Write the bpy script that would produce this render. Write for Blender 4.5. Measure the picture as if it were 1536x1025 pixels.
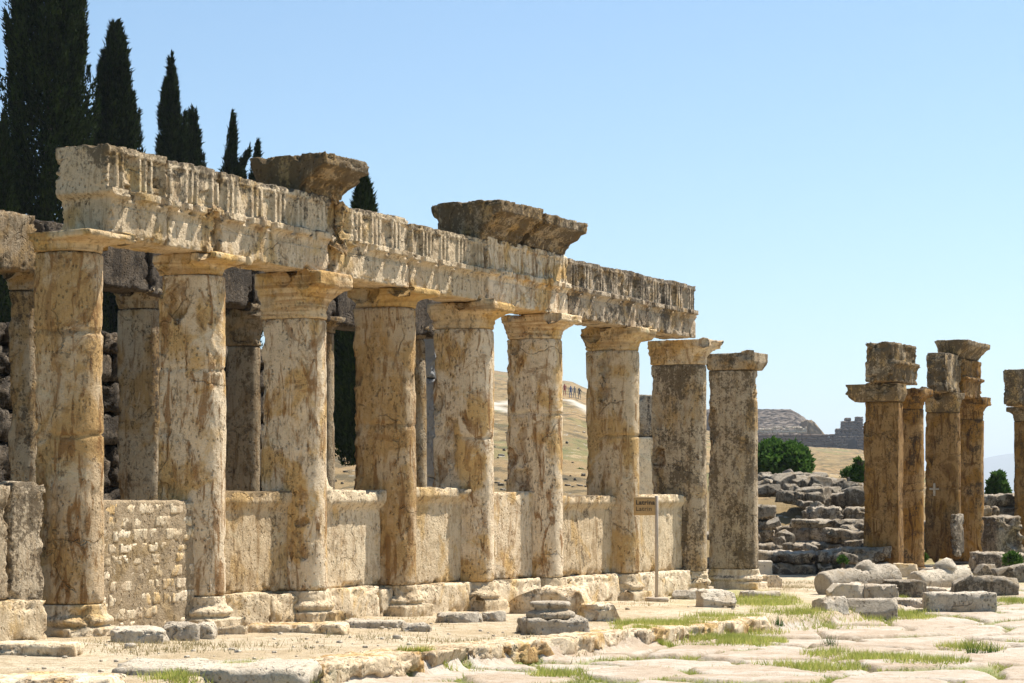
import bpy, math, random
import numpy as np
from mathutils import Vector, Matrix

# ------------------------------------------------------------------ camera, world, sun, exposure
for o in list(bpy.data.objects):
    bpy.data.objects.remove(o, do_unlink=True)
scene = bpy.context.scene
COL = scene.collection
ZE = 1.5                      # eye height above the colonnade foot
FPX, CX, HY = 3000.0, 768.0, 740.0
cam_d = bpy.data.cameras.new("camera")
cam = bpy.data.objects.new("camera", cam_d)
COL.objects.link(cam)
cam.location = (0, 0, ZE)
cam.rotation_euler = (math.pi / 2, 0, 0)
cam_d.sensor_width = 36
cam_d.lens = FPX / 1536 * 36
cam_d.shift_y = (HY - 512.5) / 1536
cam_d.clip_start = 0.1
cam_d.clip_end = 60000
scene.camera = cam

SUN_AZ = math.atan2(0.83, 0.557)
SUN_EL = math.radians(60)
world = bpy.data.worlds.new("World")
scene.world = world
world.use_nodes = True
wn = world.node_tree.nodes
wl = world.node_tree.links
for n in list(wn):
    wn.remove(n)
sky = wn.new('ShaderNodeTexSky')
sky.sky_type = 'NISHITA'
sky.sun_disc = False
sky.sun_elevation = SUN_EL
sky.sun_rotation = SUN_AZ
sky.altitude = 300
sky.air_density = 1.0
sky.dust_density = .5
sky.ozone_density = 1.6
bg = wn.new('ShaderNodeBackground')
bg.inputs['Strength'].default_value = 0.074
wo = wn.new('ShaderNodeOutputWorld')
tint = wn.new('ShaderNodeMix'); tint.data_type = 'RGBA'; tint.blend_type = 'MULTIPLY'; tint.inputs[0].default_value = 1
tint.inputs[7].default_value = (.84, 1.0, 1.04, 1)
wl.new(sky.outputs[0], tint.inputs[6]); wl.new(tint.outputs[2], bg.inputs[0])
wl.new(bg.outputs[0], wo.inputs[0])

sd = bpy.data.lights.new("sun", 'SUN')
sd.energy = 5.0
sd.angle = math.radians(0.5)
sd.color = (1.0, 0.95, 0.87)
sun = bpy.data.objects.new("sun", sd)
COL.objects.link(sun)
sdir = Vector((math.sin(SUN_AZ) * math.cos(SUN_EL), math.cos(SUN_AZ) * math.cos(SUN_EL), math.sin(SUN_EL)))
sun.rotation_euler = sdir.to_track_quat('Z', 'Y').to_euler()
sun.location = (30, 20, 60)

scene.view_settings.view_transform = 'Standard'
scene.view_settings.look = 'None'
scene.view_settings.gamma = 1
scene.view_settings.use_curve_mapping = False
scene.view_settings.exposure = 1.0

# ------------------------------------------------------------------ row frame (u along the colonnade, w into the building)
U = np.array([0.4868, 0.8735])
W = np.array([-0.8735, 0.4868])
P0 = np.array([(154 - CX) / FPX * 20.9, 20.9])
ROT = math.atan2(U[1], U[0])
def world_xy(u, w):
    return P0[0] + u * U[0] + w * W[0], P0[1] + u * U[1] + w * W[1]
def row_uw(X, Y):
    dx, dy = X - P0[0], Y - P0[1]
    return dx * U[0] + dy * U[1], dx * W[0] + dy * W[1]
def u_at(px, w):
    k = (px - CX) / FPX
    return (k * (P0[1] + w * W[1]) - (P0[0] + w * W[0])) / (U[0] - k * U[1])
def depth(u, w):
    return P0[1] + u * U[1] + w * W[1]
def z_at(py, u, w):
    return ZE + (HY - py) * depth(u, w) / FPX

# ------------------------------------------------------------------ numpy noise
def _hash(i, j, k, s):
    h = (i.astype(np.int64) * 374761393 + j.astype(np.int64) * 668265263 + k.astype(np.int64) * 1274126177 + int(s) * 974634777) & 0xffffffff
    h = ((h ^ (h >> 13)) * 1274126177) & 0xffffffff
    h = ((h ^ (h >> 16)) * 2246822519) & 0xffffffff
    return ((h ^ (h >> 15)) & 0xffffff) / float(0xffffff)
def noise3(P, s=0):
    P = np.asarray(P, dtype=np.float64)
    F = np.floor(P)
    f = P - F
    I = F.astype(np.int64)
    t = f * f * f * (f * (f * 6 - 15) + 10)
    out = 0
    for a in (0, 1):
        wa = t[:, 0] if a else 1 - t[:, 0]
        for b in (0, 1):
            wb = t[:, 1] if b else 1 - t[:, 1]
            for c in (0, 1):
                wc = t[:, 2] if c else 1 - t[:, 2]
                out = out + _hash(I[:, 0] + a, I[:, 1] + b, I[:, 2] + c, s) * wa * wb * wc
    return out * 2 - 1
def fbm(P, s=0, octaves=4, gain=0.5):
    a, v, tot = 1.0, 0, 0
    P = np.asarray(P, dtype=np.float64) + 13.7 * s
    for o in range(octaves):
        v = v + a * noise3(P * (2.03 ** o), s + o * 17)
        tot += a
        a *= gain
    return v / tot
def sstep(x, a, b):
    t = np.clip((x - a) / (b - a), 0, 1)
    return t * t * (3 - 2 * t)

# ------------------------------------------------------------------ object helpers
def mesh_obj(name, V, F, mat, parent=None, smooth=True, attrs=None):
    me = bpy.data.meshes.new(name)
    V = np.asarray(V, dtype=np.float32)
    if isinstance(F, np.ndarray):
        n, k = F.shape
        me.vertices.add(len(V))
        me.vertices.foreach_set('co', V.ravel())
        me.loops.add(n * k)
        me.loops.foreach_set('vertex_index', F.astype(np.int32).ravel())
        me.polygons.add(n)
        me.polygons.foreach_set('loop_start', np.arange(0, n * k, k, dtype=np.int32))
        me.polygons.foreach_set('loop_total', np.full(n, k, dtype=np.int32))
        me.update(calc_edges=True)
    else:
        me.from_pydata([tuple(v) for v in V], [], [tuple(f) for f in F])
    if smooth:
        me.polygons.foreach_set('use_smooth', np.ones(len(me.polygons), dtype=bool))
    if attrs:
        for k_, a in attrs.items():
            at = me.attributes.new(k_, 'FLOAT', 'POINT')
            at.data.foreach_set('value', np.asarray(a, dtype=np.float32))
    me.materials.append(mat)
    me.update()
    o = bpy.data.objects.new(name, me)
    COL.objects.link(o)
    if parent:
        o.parent = parent
    return o
def empty(name, loc=(0, 0, 0), rz=0.0):
    o = bpy.data.objects.new(name, None)
    o.empty_display_size = 0.2
    COL.objects.link(o)
    o.location = loc
    o.rotation_euler = (0, 0, rz)
    return o
def tag(o, label=None, cat=None, group=None, kind=None):
    if label: o['label'] = label
    if cat: o['category'] = cat
    if group: o['group'] = group
    if kind: o['kind'] = kind
    return o
def place_row(o, u, w, z, rz=0.0):
    x, y = world_xy(u, w)
    o.location = (x, y, z)
    o.rotation_euler = (0, 0, ROT + rz)
    return o
def join(parts):
    Vs, Fs, off = [], [], 0
    for V, F in parts:
        Vs.append(V); Fs.append(F + off); off += len(V)
    return np.vstack(Vs), np.vstack(Fs)
def xf(V, rz=0, t=(0, 0, 0), rx=0, ry=0):
    M = np.array(Matrix.Rotation(rz, 3, 'Z') @ Matrix.Rotation(ry, 3, 'Y') @ Matrix.Rotation(rx, 3, 'X'))
    return V @ M.T + np.array(t)

# welded box lattice; centred in x,y, z from 0 to lz
def lattice(lx, ly, lz, res):
    rs3 = res if isinstance(res, tuple) else (res, res, res)
    n = [max(2, int(round(l / q))) for l, q in zip((lx, ly, lz), rs3)]
    nx, ny, nz = n
    def gid(i, j, k): return (i * (ny + 1) + j) * (nz + 1) + k
    quads = []
    def face(A, B, fn, flip):
        a, b = np.meshgrid(np.arange(A), np.arange(B), indexing='ij')
        a, b = a.ravel(), b.ravel()
        q = np.stack([fn(a, b), fn(a + 1, b), fn(a + 1, b + 1), fn(a, b + 1)], 1)
        quads.append(q[:, ::-1] if flip else q)
    face(nx, ny, lambda a, b: gid(a, b, 0), True)
    face(nx, ny, lambda a, b: gid(a, b, nz), False)
    face(nx, nz, lambda a, b: gid(a, 0, b), False)
    face(nx, nz, lambda a, b: gid(a, ny, b), True)
    face(ny, nz, lambda a, b: gid(0, a, b), True)
    face(ny, nz, lambda a, b: gid(nx, a, b), False)
    Q = np.vstack(quads)
    ids, inv = np.unique(Q.ravel(), return_inverse=True)
    F = inv.reshape(Q.shape)
    k = ids % (nz + 1); j = (ids // (nz + 1)) % (ny + 1); i = ids // ((nz + 1) * (ny + 1))
    V = np.stack([(i / nx - .5) * lx, (j / ny - .5) * ly, (k / nz - .5) * lz], 1)
    return V, F
def rstone(lx, ly, lz, res=0.04, r=0.03, amp=0.015, seed=0, chip=0.06, freq=3.0, lump=0.0, fn=None, taper=None, cuts=0, cutd=.10):
    V, F = lattice(lx, ly, lz, res)
    h = np.array([lx, ly, lz]) / 2
    r = min(r, h.min() * .7)
    D = h - np.abs(V)
    Ds = np.sort(D, axis=1)
    c = chip * 1.4 + 0.02
    edge = np.exp(-(Ds[:, 1] / c) ** 2)
    inner = np.clip(V, -(h - r), h - r)
    N = V - inner
    ln = np.linalg.norm(N, axis=1, keepdims=True)
    N = N / np.maximum(ln, 1e-6)
    V2 = inner + N * r
    S = V + seed * 7.31
    V2 = V2 + N * (fbm(S * freq, seed, 5, .6)[:, None] * amp * 2)
    ch = np.clip(fbm(S * (1.3 / max(chip, .03) ** .55), seed + 5, 5, .6) + 0.04, 0, 1) * chip * 3.2
    near = np.exp(-(D / c) ** 2)
    dirn = np.sign(V) * near
    V2 = V2 - dirn * (edge * ch)[:, None]
    if cuts:
        rc = np.random.RandomState(seed * 13 + 5)
        for _ in range(cuts):
            n_ = rc.normal(size=3); n_ /= np.linalg.norm(n_)
            if rc.rand() < .7: n_[2] = abs(n_[2])
            dd = (np.abs(n_) * h).sum() - cutd * min(lx, ly, lz * 2) * rc.uniform(.4, 1.6)
            e_ = np.clip(V2 @ n_ - dd, 0, None)
            V2 = V2 - n_ * e_[:, None]
        V2 = V2 + N * (fbm(S * 9, seed + 2, 4, .6) * amp * .5)[:, None]
    if lump:
        L = np.stack([fbm(S * 1.1, seed + 30 + a, 2) for a in range(3)], 1)
        V2 = V2 + L * lump
    if fn is not None:
        V2 = fn(V2, V, h)
    if taper is not None:
        t = (V[:, 2] / h[2] + 1) / 2
        V2[:, 0] *= 1 + (taper[0] - 1) * t
        V2[:, 1] *= 1 + (taper[1] - 1) * t
    V2[:, 2] += h[2]
    return V2, F
def bite(V, c, R, seed=0, rough=0.5, sz=1.0):
    c = np.array(c, dtype=float)
    S = np.array([1, 1, 1 / sz])
    d = (V - c) * S
    L = np.linalg.norm(d, axis=1)
    RR = R * (1 + rough * fbm(V * 6 + seed, seed, 5, .65))
    m = (L < RR)
    out = c + d * (RR / np.maximum(L, 1e-4))[:, None] / S
    V = V.copy()
    V[m] = out[m]
    return V

# ------------------------------------------------------------------ materials
def M_new(name):
    m = bpy.data.materials.new(name)
    m.use_nodes = True
    nt = m.node_tree
    for n in list(nt.nodes): nt.nodes.remove(n)
    out = nt.nodes.new('ShaderNodeOutputMaterial')
    b = nt.nodes.new('ShaderNodeBsdfPrincipled')
    b.inputs['Roughness'].default_value = .92
    b.inputs['Specular IOR Level'].default_value = .2
    nt.links.new(b.outputs[0], out.inputs[0])
    return m, nt, b
class G:
    def __init__(s, nt): s.nt = nt; s.l = nt.links
    def n(s, t, **k):
        x = s.nt.nodes.new(t)
        for a, v in k.items(): setattr(x, a, v)
        return x
    def mapping(s, vec, scale, loc=(0, 0, 0)):
        m = s.n('ShaderNodeMapping'); m.inputs['Scale'].default_value = scale; m.inputs['Location'].default_value = loc
        s.l.new(vec, m.inputs[0]); return m.outputs[0]
    def noise(s, vec, scale, detail=5, rough=.55, dist=0):
        x = s.n('ShaderNodeTexNoise'); x.inputs['Scale'].default_value = scale; x.inputs['Detail'].default_value = detail
        x.inputs['Roughness'].default_value = rough; x.inputs['Distortion'].default_value = dist
        s.l.new(vec, x.inputs['Vector']); return x.outputs[0]
    def ramp(s, f, a, b, va=0, vb=1):
        x = s.n('ShaderNodeMapRange'); x.interpolation_type = 'SMOOTHSTEP'
        x.inputs[1].default_value = a; x.inputs[2].default_value = b; x.inputs[3].default_value = va; x.inputs[4].default_value = vb
        s.l.new(f, x.inputs[0]); return x.outputs[0]
    def mix(s, f, a, b, mode='MIX'):
        x = s.n('ShaderNodeMix', data_type='RGBA', blend_type=mode)
        if hasattr(f, 'links'): s.l.new(f, x.inputs[0])
        else: x.inputs[0].default_value = f
        for v, i in ((a, 6), (b, 7)):
            if hasattr(v, 'links'): s.l.new(v, x.inputs[i])
            else: x.inputs[i].default_value = (*v, 1)
        return x.outputs[2]
    def math(s, op, a, b=0.0):
        x = s.n('ShaderNodeMath', operation=op)
        for v, i in ((a, 0), (b, 1)):
            if hasattr(v, 'links'): s.l.new(v, x.inputs[i])
            else: x.inputs[i].default_value = v
        return x.outputs[0]

def stone_mat(name, pale, ochre, brown, dark=(.035, .032, .028), streak=.5, ochre_amt=.5, lichen=.3, toplichen_sunlit=.5, speck=.5,
              crack=.14, bump=1.0, bed=0.0, fine=1.0, zl=0.0):
    m, nt, b = M_new(name)
    g = G(nt)
    tc = g.n('ShaderNodeTexCoord').outputs['Object']
    info = g.n('ShaderNodeObjectInfo').outputs['Random']
    add = g.n('ShaderNodeVectorMath', operation='ADD')
    comb = g.n('ShaderNodeCombineXYZ')
    r1 = g.math('MULTIPLY', info, 37.0)
    g.l.new(r1, comb.inputs[0]); g.l.new(g.math('MULTIPLY', info, 91.0), comb.inputs[1]); g.l.new(g.math('MULTIPLY', info, 53.0), comb.inputs[2])
    g.l.new(tc, add.inputs[0]); g.l.new(comb.outputs[0], add.inputs[1])
    vec = add.outputs[0]
    big = g.noise(vec, 1.3, 5, .6, .6)
    vstreak = g.noise(g.mapping(vec, (5, 5, .9)), 1.0, 6, .66, .8)
    vstreak2 = g.noise(g.mapping(vec, (8, 8, 1.7), (4, 9, 2)), 1.0, 6, .68, .9)
    med = g.noise(vec, 6.0, 6, .65, .2)
    fin = g.noise(vec, 38.0, 5, .7)
    # ochre over pale
    f1 = g.ramp(g.math('ADD', g.math('MULTIPLY', big, .72), g.math('MULTIPLY', vstreak, .28)), .60 - .25 * ochre_amt, .70 - .25 * ochre_amt)
    c = g.mix(f1, pale, ochre)
    # orange-brown stains in runs
    f2 = g.math('MULTIPLY', g.ramp(vstreak2, .51, .62), streak)
    c = g.mix(f2, c, brown)
    f2b = g.math('MULTIPLY', g.ramp(g.noise(vec, 2.1, 7, .72, 1.2), .54, .62), .6 * streak + .08)
    c = g.mix(f2b, c, brown)
    if bed:
        bd = g.noise(g.mapping(vec, (.8, .8, 16)), 1.0, 4, .6, .5)
        c = g.mix(g.math('MULTIPLY', g.ramp(bd, .46, .62), bed), c, brown)
    # whitish calcite patches
    f3 = g.math('MULTIPLY', g.ramp(g.noise(vec, 3.1, 6, .7, .8), .58, .72), .55)
    c = g.mix(f3, c, tuple(min(.8, x * 1.25 + .04) for x in pale))
    # tone variation
    c = g.mix(g.ramp(med, .3, .75, .0, .42), c, (.30, .23, .16), 'MULTIPLY') if False else g.mix(g.ramp(med, .45, .72, .0, .28), c, tuple(x * .6 for x in ochre))
    # lichen: dark, blotchy; heavier on upward faces, negative values paint sunlit tops instead
    geo = g.n('ShaderNodeNewGeometry')
    sep = g.n('ShaderNodeSeparateXYZ'); g.l.new(geo.outputs['Normal'], sep.inputs[0])
    up = g.ramp(sep.outputs[2], .15, .75)
    lich = g.noise(vec, 2.6, 8, .72, .5)
    lsp = g.noise(vec, 22.0, 6, .75, .3)
    ls = g.math('ADD', g.math('MULTIPLY', lich, .55), g.math('MULTIPLY', lsp, .45))
    run = g.noise(g.mapping(vec, (5, 5, .45), (7, 1, 3)), 1.0, 6, .7, .3)
    thr = g.math('ADD', g.math('MULTIPLY', up, .10 * toplichen_sunlit), g.math('ADD', g.math('MULTIPLY', g.ramp(run, .45, .65), .07 * (lichen + .2)), .12 * lichen))
    if zl:
        so = g.n('ShaderNodeSeparateXYZ'); g.l.new(tc, so.inputs[0])
        thr = g.math('ADD', thr, g.ramp(so.outputs[2], .50, .92, 0, zl))
    f4 = g.ramp(g.math('ADD', ls, thr), .60, .68)
    f4 = g.math('MULTIPLY', f4, .85)
    c = g.mix(f4, c, dark)
    # pits
    pit = g.n('ShaderNodeTexVoronoi', feature='F1'); pit.inputs['Scale'].default_value = 20
    g.l.new(g.mapping(vec, (1, 1, .7)), pit.inputs['Vector'])
    pitm = g.math('MULTIPLY', g.ramp(pit.outputs['Distance'], .14, .30, 1, 0), g.ramp(g.noise(vec, 4.3, 4, .6), .46, .58))
    c = g.mix(g.math('MULTIPLY', pitm, .8 * speck), c, (.10, .062, .03))
    fsp = g.ramp(g.math('ADD', g.math('MULTIPLY', fin, .75), g.math('MULTIPLY', med, .25)), .53, .61)
    c = g.mix(g.math('MULTIPLY', fsp, .65 * speck), c, (.13, .082, .04))
    # vertical runs of fine dark pitting
    vp = g.noise(g.mapping(vec, (24, 24, 11), (1, 5, 9)), 1.0, 6, .75, .2)
    vpm = g.math('MULTIPLY', g.ramp(vp, .56, .61), g.ramp(vstreak, .46, .60))
    c = g.mix(g.math('MULTIPLY', vpm, .75 * speck), c, (.12, .07, .03))
    at = g.n('ShaderNodeAttribute'); at.attribute_name = 'raw'
    c = g.mix(g.math('MULTIPLY', g.math('MULTIPLY', at.outputs['Fac'], .75), g.ramp(med, .36, .56)), c, g.mix(g.ramp(lsp, .42, .6), (.34, .19, .075), (.15, .075, .03)))
    # cracks
    wv = g.n('ShaderNodeTexNoise'); wv.inputs['Scale'].default_value = 2.5; wv.inputs['Detail'].default_value = 5
    g.l.new(vec, wv.inputs['Vector'])
    vm = g.n('ShaderNodeVectorMath', operation='MULTIPLY_ADD')
    g.l.new(wv.outputs['Color'], vm.inputs[0]); vm.inputs[1].default_value = (.5, .5, .5); g.l.new(vec, vm.inputs[2])
    vc = g.n('ShaderNodeTexVoronoi', feature='DISTANCE_TO_EDGE'); vc.inputs['Scale'].default_value = .55
    g.l.new(vm.outputs[0], vc.inputs['Vector'])
    crk = g.math('MULTIPLY', g.ramp(vc.outputs['Distance'], .001, .006, 1, 0), g.ramp(g.noise(vec, 1.7, 3), .50, .60))
    c = g.mix(g.math('MULTIPLY', crk, crack), c, (.06, .038, .022))
    c = g.mix(g.math('MULTIPLY', info, .16), c, tuple(x * .62 for x in ochre))
    isl = g.n('ShaderNodeNewGeometry').outputs['Random Per Island']
    c = g.mix(g.ramp(isl, 0, 1, 0, .38), c, tuple(x * .45 for x in ochre))
    g.l.new(c, b.inputs['Base Color'])
    # bump
    hgt = g.math('ADD', g.math('MULTIPLY', med, .45), g.math('MULTIPLY', fin, .35 * fine))
    hgt = g.math('ADD', hgt, g.math('MULTIPLY', vstreak2, .4 * streak))
    hgt = g.math('ADD', hgt, g.math('MULTIPLY', lsp, .35))
    hgt = g.math('SUBTRACT', hgt, g.math('ADD', g.math('MULTIPLY', pitm, .6), g.math('MULTIPLY', vpm, .4)))
    hgt = g.math('SUBTRACT', hgt, g.math('MULTIPLY', crk, 1.0))
    bp = g.n('ShaderNodeBump'); bp.inputs['Strength'].default_value = min(1, .9 * bump); bp.inputs['Distance'].default_value = .05 * bump
    g.l.new(hgt, bp.inputs['Height']); g.l.new(bp.outputs[0], b.inputs['Normal'])
    return m

PALE, OCHRE, BROWN = (.82, .675, .48), (.66, .43, .18), (.24, .11, .033)
S_warm = stone_mat('travertine_warm', PALE, OCHRE, BROWN, streak=.6, ochre_amt=.45, lichen=.05, toplichen_sunlit=.7)
S_shaft = stone_mat('travertine_shaft', PALE, OCHRE, BROWN, streak=.85, ochre_amt=.48, lichen=.08, toplichen_sunlit=.5, bump=1.1)
S_gold = stone_mat('travertine_golden', (.72, .56, .37), (.58, .365, .15), BROWN, streak=.95, ochre_amt=.6, lichen=.2, toplichen_sunlit=.5, bump=1.2)
S_cap = stone_mat('travertine_capital', (.78, .61, .39), (.68, .44, .165), (.32, .16, .05), streak=.35, ochre_amt=.55, lichen=.0, toplichen_sunlit=.8, bed=.6, speck=.4)
S_pale = stone_mat('travertine_pale', (.82, .68, .48), (.71, .49, .23), BROWN, streak=.35, ochre_amt=.36, lichen=.06, toplichen_sunlit=1.0, bump=1.0)
S_stain = stone_mat('travertine_stained', (.72, .57, .38), (.62, .41, .18), (.24, .14, .06), streak=.7, ochre_amt=.5, lichen=.42, toplichen_sunlit=1.4, bump=1.0, zl=.0)
S_rear = stone_mat('travertine_rear_shaded', (.46, .37, .25), (.38, .25, .11), (.18, .10, .04), streak=.7, ochre_amt=.5, lichen=.55, toplichen_sunlit=.8, bump=1.1)  # rear row's deeper shade is put into this darker travertine colour
S_ent = stone_mat('travertine_frieze', (.71, .565, .38), (.59, .40, .175), (.23, .125, .045), streak=.45, ochre_amt=.4, lichen=.40, toplichen_sunlit=1.2, zl=.075)
S_ent_dark = stone_mat('travertine_frieze_lichened', (.56, .45, .32), (.46, .31, .15), (.20, .12, .055), streak=.5, ochre_amt=.4, lichen=.8, toplichen_sunlit=1.0, zl=.06)
S_lich = stone_mat('travertine_lichened', (.64, .53, .38), (.54, .36, .165), (.24, .135, .055), streak=.4, ochre_amt=.4, lichen=.86, toplichen_sunlit=.5, bump=1.3)
S_darkcap = stone_mat('cornice_lichened', (.48, .39, .27), (.55, .36, .15), (.27, .16, .07), dark=(.045, .037, .029), streak=.4, ochre_amt=.6, lichen=1.2, toplichen_sunlit=.6, bump=1.5)
S_grey = stone_mat('grey_ruin_stone', (.47, .405, .315), (.37, .28, .175), (.15, .095, .05), dark=(.035, .033, .03), streak=.4, ochre_amt=.35, lichen=1.0, toplichen_sunlit=-2.6, bump=1.6, crack=.3)  # dark lichen kept off the tops, painting them as sunlit
S_back = stone_mat('dark_wall_stone_shaded', (.20, .165, .125), (.18, .13, .08), (.12, .085, .055), dark=(.02, .019, .018), streak=.3, ochre_amt=.4, lichen=.95, toplichen_sunlit=.5, bump=1.8, crack=.2)  # dark blocks, with the shade at the back of the building painted in
S_orange = stone_mat('travertine_orange', (.42, .26, .11), (.34, .175, .04), (.11, .05, .016), streak=1.0, ochre_amt=.55, lichen=.62, toplichen_sunlit=.9, bump=1.2)
S_white = stone_mat('bleached_stone', (.68, .59, .46), (.58, .46, .31), (.36, .25, .14), streak=.0, ochre_amt=.25, lichen=.08, toplichen_sunlit=-.6, speck=.5, bump=1.1)  # tops slightly paler, sunlight put into the colour
S_block = stone_mat('fallen_block_stone', (.62, .54, .425), (.50, .39, .26), (.24, .16, .09), dark=(.06, .055, .048), streak=.2, ochre_amt=.3, lichen=.32, toplichen_sunlit=-1.2, bump=1.4)  # upward faces left paler than the sides to paint sunlit tops

S_mortar = stone_mat('lime_mortar', (.52, .40, .26), (.44, .31, .16), (.20, .12, .055), streak=.1, ochre_amt=.4, lichen=.1, crack=0, bump=1.4)
def simple_mat(name, col, rough=.6, var=.0, metal=0):
    m, nt, b = M_new(name)
    b.inputs['Roughness'].default_value = rough
    b.inputs['Metallic'].default_value = metal
    g = G(nt)
    tc = g.n('ShaderNodeTexCoord').outputs['Object']
    n = g.noise(tc, 9, 5, .6)
    c = g.mix(g.ramp(n, .35, .7), col, tuple(x * (1 - var) for x in col))
    g.l.new(c, b.inputs['Base Color'])
    return m
def leaf_mat(name, a, bcol, trans=.25):
    m, nt, b = M_new(name)
    g = G(nt)
    geo = g.n('ShaderNodeNewGeometry')
    tc = g.n('ShaderNodeTexCoord').outputs['Object']
    c = g.mix(geo.outputs['Random Per Island'], a, bcol)
    c = g.mix(g.ramp(g.noise(tc, .9, 3), .35, .7, 0, .5), c, tuple(x * .5 for x in a))
    g.l.new(c, b.inputs['Base Color'])
    b.inputs['Roughness'].default_value = .8
    b.inputs['Specular IOR Level'].default_value = .08
    tr = g.n('ShaderNodeBsdfTranslucent'); g.l.new(c, tr.inputs[0])
    mx = g.n('ShaderNodeMixShader'); mx.inputs[0].default_value = trans
    out = [n for n in nt.nodes if n.type == 'OUTPUT_MATERIAL'][0]
    g.l.new(b.outputs[0], mx.inputs[1]); g.l.new(tr.outputs[0], mx.inputs[2]); g.l.new(mx.outputs[0], out.inputs[0])
    return m
L_cyp = leaf_mat('cypress_foliage', (.010, .019, .005), (.036, .054, .012), .10)
L_bush = leaf_mat('bush_foliage', (.035, .085, .015), (.10, .18, .035), .3)
L_grass = leaf_mat('grass_blade', (.27, .35, .05), (.62, .56, .20), .4)
L_dry = leaf_mat('dry_grass_blade', (.42, .34, .17), (.50, .42, .24), .25)
M_bark = simple_mat('bark', (.10, .075, .05), .9, .5)

# ground dirt / hillside
def ground_mat():
    m, nt, b = M_new('dry_ground')
    g = G(nt)
    tc = g.n('ShaderNodeTexCoord').outputs['Object']
    def attr(n):
        a = g.n('ShaderNodeAttribute'); a.attribute_name = n; return a.outputs['Fac']
    a1 = g.noise(tc, .55, 6, .6, .5); a2 = g.noise(tc, 5, 7, .7); a3 = g.noise(tc, 45, 4, .7)
    c = g.mix(g.ramp(a1, .35, .65), (.57, .475, .335), (.43, .33, .20))
    c = g.mix(g.ramp(a2, .50, .60, 0, .75), c, (.34, .255, .15))
    c = g.mix(g.ramp(a2, .45, .30, 0, .6), c, (.56, .49, .39))
    c = g.mix(g.ramp(a3, .54, .62, 0, .75), c, (.20, .14, .085))
    gr = g.math('MULTIPLY', attr('grassy'), g.ramp(g.noise(tc, 7, 5, .7), .30, .55))
    c = g.mix(gr, c, g.mix(g.ramp(a3, .4, .6), (.22, .26, .07), (.40, .36, .15)))
    # hillside of dry grass
    h1 = g.noise(g.mapping(tc, (.035, .012, .0)), 1.0, 8, .65, .4); h2 = g.noise(g.mapping(tc, (.5, .16, 0)), 1.0, 7, .75, .3)
    h = g.mix(g.ramp(h1, .44, .54), (.25, .165, .075), (.20, .14, .062))
    h = g.mix(g.ramp(h2, .50, .57, 0, .85), h, (.075, .058, .028))
    h = g.mix(g.ramp(g.noise(g.mapping(tc, (.08, .025, 0), (5, 3, 0)), 1.0, 6, .7), .52, .62, 0, .6), h, (.115, .125, .04))
    h = g.mix(g.ramp(g.noise(g.mapping(tc, (1.3, .45, 0), (5, 3, 0)), 1.0, 5, .7), .61, .66, 0, .8), h, (.34, .32, .28))
    h = g.mix(g.ramp(h2, .43, .36, 0, .8), h, (.33, .245, .13))
    c = g.mix(attr('hill'), c, h)
    c = g.mix(attr('path'), c, (.40, .365, .30))
    g.l.new(c, b.inputs['Base Color'])
    bp = g.n('ShaderNodeBump'); bp.inputs['Strength'].default_value = 1; bp.inputs['Distance'].default_value = .06
    g.l.new(g.math('ADD', a2, g.math('MULTIPLY', a3, .35)), bp.inputs['Height']); g.l.new(bp.outputs[0], b.inputs['Normal'])
    return m
M_ground = ground_mat()
def paving_mat():
    m, nt, b = M_new('worn_paving')
    g = G(nt)
    tc = g.n('ShaderNodeTexCoord').outputs['Object']
    def attr(n):
        a = g.n('ShaderNodeAttribute'); a.attribute_name = n; return a.outputs['Fac']
    a1 = g.noise(tc, 1.1, 6, .6, .4); a2 = g.noise(tc, 7, 7, .7, .3); a3 = g.noise(tc, 50, 4, .7)
    c = g.mix(attr('cell'), (.44, .365, .28), (.38, .29, .20))
    c = g.mix(g.ramp(a1, .45, .65, 0, .6), c, (.50, .45, .375))
    c = g.mix(g.ramp(a2, .50, .62, 0, .6), c, (.30, .205, .125))
    c = g.mix(g.ramp(a2, .44, .34, 0, .5), c, (.52, .47, .39))
    c = g.mix(g.ramp(a3, .55, .63, 0, .6), c, (.22, .16, .10))
    d = g.mix(g.ramp(a2, .4, .6), (.22, .16, .09), (.13, .10, .05))
    d = g.mix(attr('grassy'), d, g.mix(g.ramp(a3, .4, .6), (.16, .20, .05), (.28, .26, .10)))
    c = g.mix(attr('gap'), c, d)
    g.l.new(c, b.inputs['Base Color'])
    b.inputs['Roughness'].default_value = .7
    bp = g.n('ShaderNodeBump'); bp.inputs['Strength'].default_value = 1; bp.inputs['Distance'].default_value = .035
    g.l.new(g.math('ADD', a2, g.math('MULTIPLY', a3, .3)), bp.inputs['Height']); g.l.new(bp.outputs[0], b.inputs['Normal'])
    return m
M_pave = paving_mat()

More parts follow.
